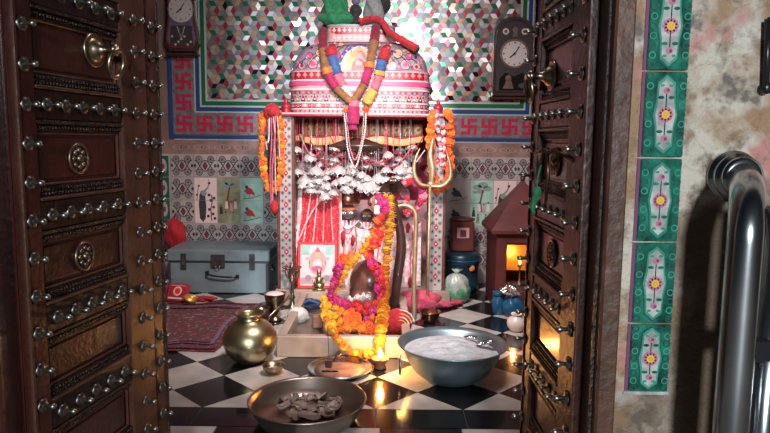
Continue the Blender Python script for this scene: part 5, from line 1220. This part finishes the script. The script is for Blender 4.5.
MB().lathe([(.022, 0), (.030, .004), (.046, .025), (.050, .048), (.042, .070), (.026, .080), (.024, .088)], c, 'whitepl', 24).build('body', root); MB().lathe([(.024, .088), (.030, .092), (.028, .097), (.016, .090), (.012, .07)], c, 'whitepl', 24).build('rim', root)

# ================================================================== CLOCKS
def clock(px, py, w, h, kind, label, cat='clock'):
    Yc = YB-.055; c = W(px, py, Yc); y0 = Yc; root = empty('wall_clock', (c.x, YB-.02, c.z-h/2), label, cat)
    mp = lambda u, v, off: Vector((c.x+u, y0-off, c.z+v))
    def outline(k):
        if kind == 'arched':
            pts = [(-w/2*k, -h/2*k-.0), (w/2*k, -h/2*k)]; hh = h/2*k-w/2*k*.9
            pts += [(w/2*k*math.cos(PI*i/16), hh+w/2*k*.9*math.sin(PI*i/16)) for i in range(17)]; return pts
        return [(-w*.38*k, -h/2*k), (w*.38*k, -h/2*k), (w*.5*k, -h*.40*k), (w*.40*k, -h*.1*k), (w*.40*k, h*.15*k), (w*.5*k, h*.5*k), (-w*.5*k, h*.5*k), (-w*.40*k, h*.15*k), (-w*.40*k, -h*.1*k), (-w*.5*k, -h*.40*k)]
    def slab(k, a_, b_, m, k2=None):
        o1, o2 = outline(k), outline(k2 or k); n = len(o1); B = MB(); vs = [mp(u, v, a_) for u, v in o1]+[mp(u, v, b_) for u, v in o2]
        B.add(vs, [tuple(range(n))[::-1], tuple(range(n, 2*n))]+[(i, (i+1) % n, n+(i+1) % n, n+i) for i in range(n)], m); return B
    fm = 'clockwood' if kind == 'arched' else 'c_violet'
    slab(1.0, -.035, .012, 'clockwood', .97).build('case', root)
    B = slab(.86, .012, .0135, 'clockdark' if kind == 'arched' else 'c_violet')
    ol = outline(.88); B.tube([mp(u, v, .014) for u, v in ol], .006, 'clockwood' if kind == 'arched' else 'c_maroon', 8, True); B.build('front', root)
    dz = h*.03 if kind == 'arched' else -h*.02; r = w*.30 if kind == 'arched' else w*.33
    B = MB(); mp2 = lambda u, v, off: mp(u, v+dz, off)
    B.disc(mp2, 0, 0, r, 'dial', .017, 36); B.ring(mp2, 0, 0, r*1.05, r*.16, 'medal' if kind == 'arched' else 'dial', .019, 36)
    for k in range(12):
        a_ = 2*PI*k/12; B.line(mp2, [(r*.78*math.sin(a_), r*.78*math.cos(a_)), (r*.90*math.sin(a_), r*.90*math.cos(a_))], r*.07 if k % 3 else r*.12, 'p_line', .0185)
    dl_ = B.build('dial', root)
    B = MB(); B.line(mp2, [(0, 0), (-r*.38, -r*.30)], r*.10, 'black', .021); B.build('hour_hand', dl_)
    B = MB(); B.line(mp2, [(0, 0), (r*.35, r*.55)], r*.07, 'black', .0225); B.disc(mp2, 0, 0, r*.09, 'black', .0235); B.build('minute_hand', dl_)
    if kind == 'arched':
        B = MB()
        for sx in (-1, 1): B.disc(mp, sx*w*.22, h*.30, w*.075, 'dial', .017, 12); B.disc(mp, sx*w*.22, h*.30, w*.04, 'p_brown', .018, 8)
        B.disc(mp, 0, h*.32, w*.07, 'medal', .017, 10); B.poly(mp, [(-w*.06, h*.24), (w*.06, h*.24), (0, h*.38)], 'medal', .0175); B.build('ornament', root)
        B = MB(); B.poly(mp, [(-w*.34, -h*.42), (w*.34, -h*.42), (w*.34, -h*.28), (w*.2, -h*.20), (0, -h*.25), (-w*.2, -h*.20), (-w*.34, -h*.28)], 'black', .017)
        B.disc(mp, -w*.13, -h*.27, w*.075, 'medal', .018, 10); B.poly(mp, [(-w*.25, -h*.40), (w*.0, -h*.40), (-w*.06, -h*.30), (-w*.18, -h*.30)], 'medal', .018); B.disc(mp, w*.20, -h*.36, w*.09, 'trunk_d', .018, 10, rv=h*.03); B.build('pendulum_window', root)
        B = MB(); B.box(c.x-w*.56, c.x+w*.56, y0-.02, YB-.012, c.z-h/2-.018, c.z-h/2, 'clockwood', b=.005); B.build('base_ledge', root)
    else:
        B = MB(); B.poly(mp, [(-w*.34, -h*.44), (w*.34, -h*.44), (w*.30, -h*.20), (-w*.30, -h*.20)], 'clockdark', .017); B.poly(mp, [(-w*.18, -h*.42), (w*.18, -h*.42), (w*.12, -h*.22), (-w*.12, -h*.22)], 'trunk_d', .018)
        for k in range(7): B.disc(mp, w*(-.27+.09*k), -h*(.32+.06*((k*3) % 4)/2), w*.035, 'silver', .019, 8)
        B.line(mp, [(-w*.12, -h*.21), (0, -h*.34), (w*.10, -h*.21)], w*.03, 'silver', .019); B.build('pendulum_window', root)
        B = MB(); B.box(c.x-w*.46, c.x+w*.46, y0-.02, YB-.012, c.z-h/2-.020, c.z-h/2, 'clockwood', b=.006); B.build('base_ledge', root)
s1 = YB/FPX
clock(514, 56.5, 41*s1, 77*s1, 'arched', 'dark arch-topped pendulum wall clock on the mosaic by the right door')
clock(181.5, 8, 33*s1, 84*s1, 'waisted', 'violet pendulum wall clock with white dial near the left door')

# ================================================================== HANDRAIL
root = empty('steel_handrail', W(730, 176, YF), 'polished steel pipe handrail bending down from its wall flange', 'handrail')
c = W(731, 176, YF); q = Vector((0, 0, 1)).rotation_difference(Vector((0, -1, 0))).to_matrix()
MB().lathe([(.044, 0), (.046, .004), (.046, .008), (.038, .010), (.038, .016), (.041, .018), (.041, .024), (.033, .026), (.033, .032), (.036, .034), (.036, .040), (.028, .044)], c, 'steel', 36, q).build('wall_flange', root)
rv_ = .0268; yv = YF-.160; xv = W(746, 230, yv).x; cz = c.z
P = [Vector((c.x, YF-.03, cz))]
for k in range(13):
    t = k/12*PI/2; P.append(Vector((c.x+(xv-c.x)*(.25+.75*math.sin(t)), yv+.085-.085*math.sin(t), cz-.010-.085*(1-math.cos(t)))))
P += [Vector((xv, yv, cz-.3)), Vector((xv, yv, -.018))]
MB().tube(P, rv_, 'steel', 28).build('pipe', root)
B = MB(); x2 = W(777, 230, yv+.02).x; B.tube([(x2, yv+.02, cz-.04), (x2, yv+.02, -.018)], .022, 'steel', 20); B.build('second_pipe', root)
zz = W(760, 350, yv).z; MB().box(xv+rv_*.8, x2, yv-.002, yv+.022, zz-.022, zz+.018, 'plastic_k', b=.004).build('bracket', root)
# black iron frame at the picture edge
root = empty('iron_frame', W(769, 90, YF), 'thin black iron window frame at the right edge of the plaster wall', 'frame')
a_, b_ = W(768, 20, YF-.012), W(766, 88, YF-.012)
MB().tube([a_+Vector((0, 0, 0)), b_], .0055, 'plastic_k', 8).build('upright', root)
MB().tube([b_, b_+Vector((.16, 0, 0))], .0065, 'plastic_k', 8).build('bottom_bar', root); MB().tube([a_, a_+Vector((.16, 0, 0))], .0055, 'plastic_k', 8).build('top_bar', root)
MB().tube([a_+Vector((.16, 0, 0)), b_+Vector((.16, 0, 0))], .0055, 'plastic_k', 8).build('upright', root)
MB().box(a_.x+.008, a_.x+.155, YF-.010, YF-.001, b_.z+.006, a_.z-.006, 'p_sky').build('pane', root)
MB().ball(b_+Vector((0, -.004, 0)), (.010, .006, .011), 'plastic_k', 10, 6).build('hinge_knob', root)
#NEXT
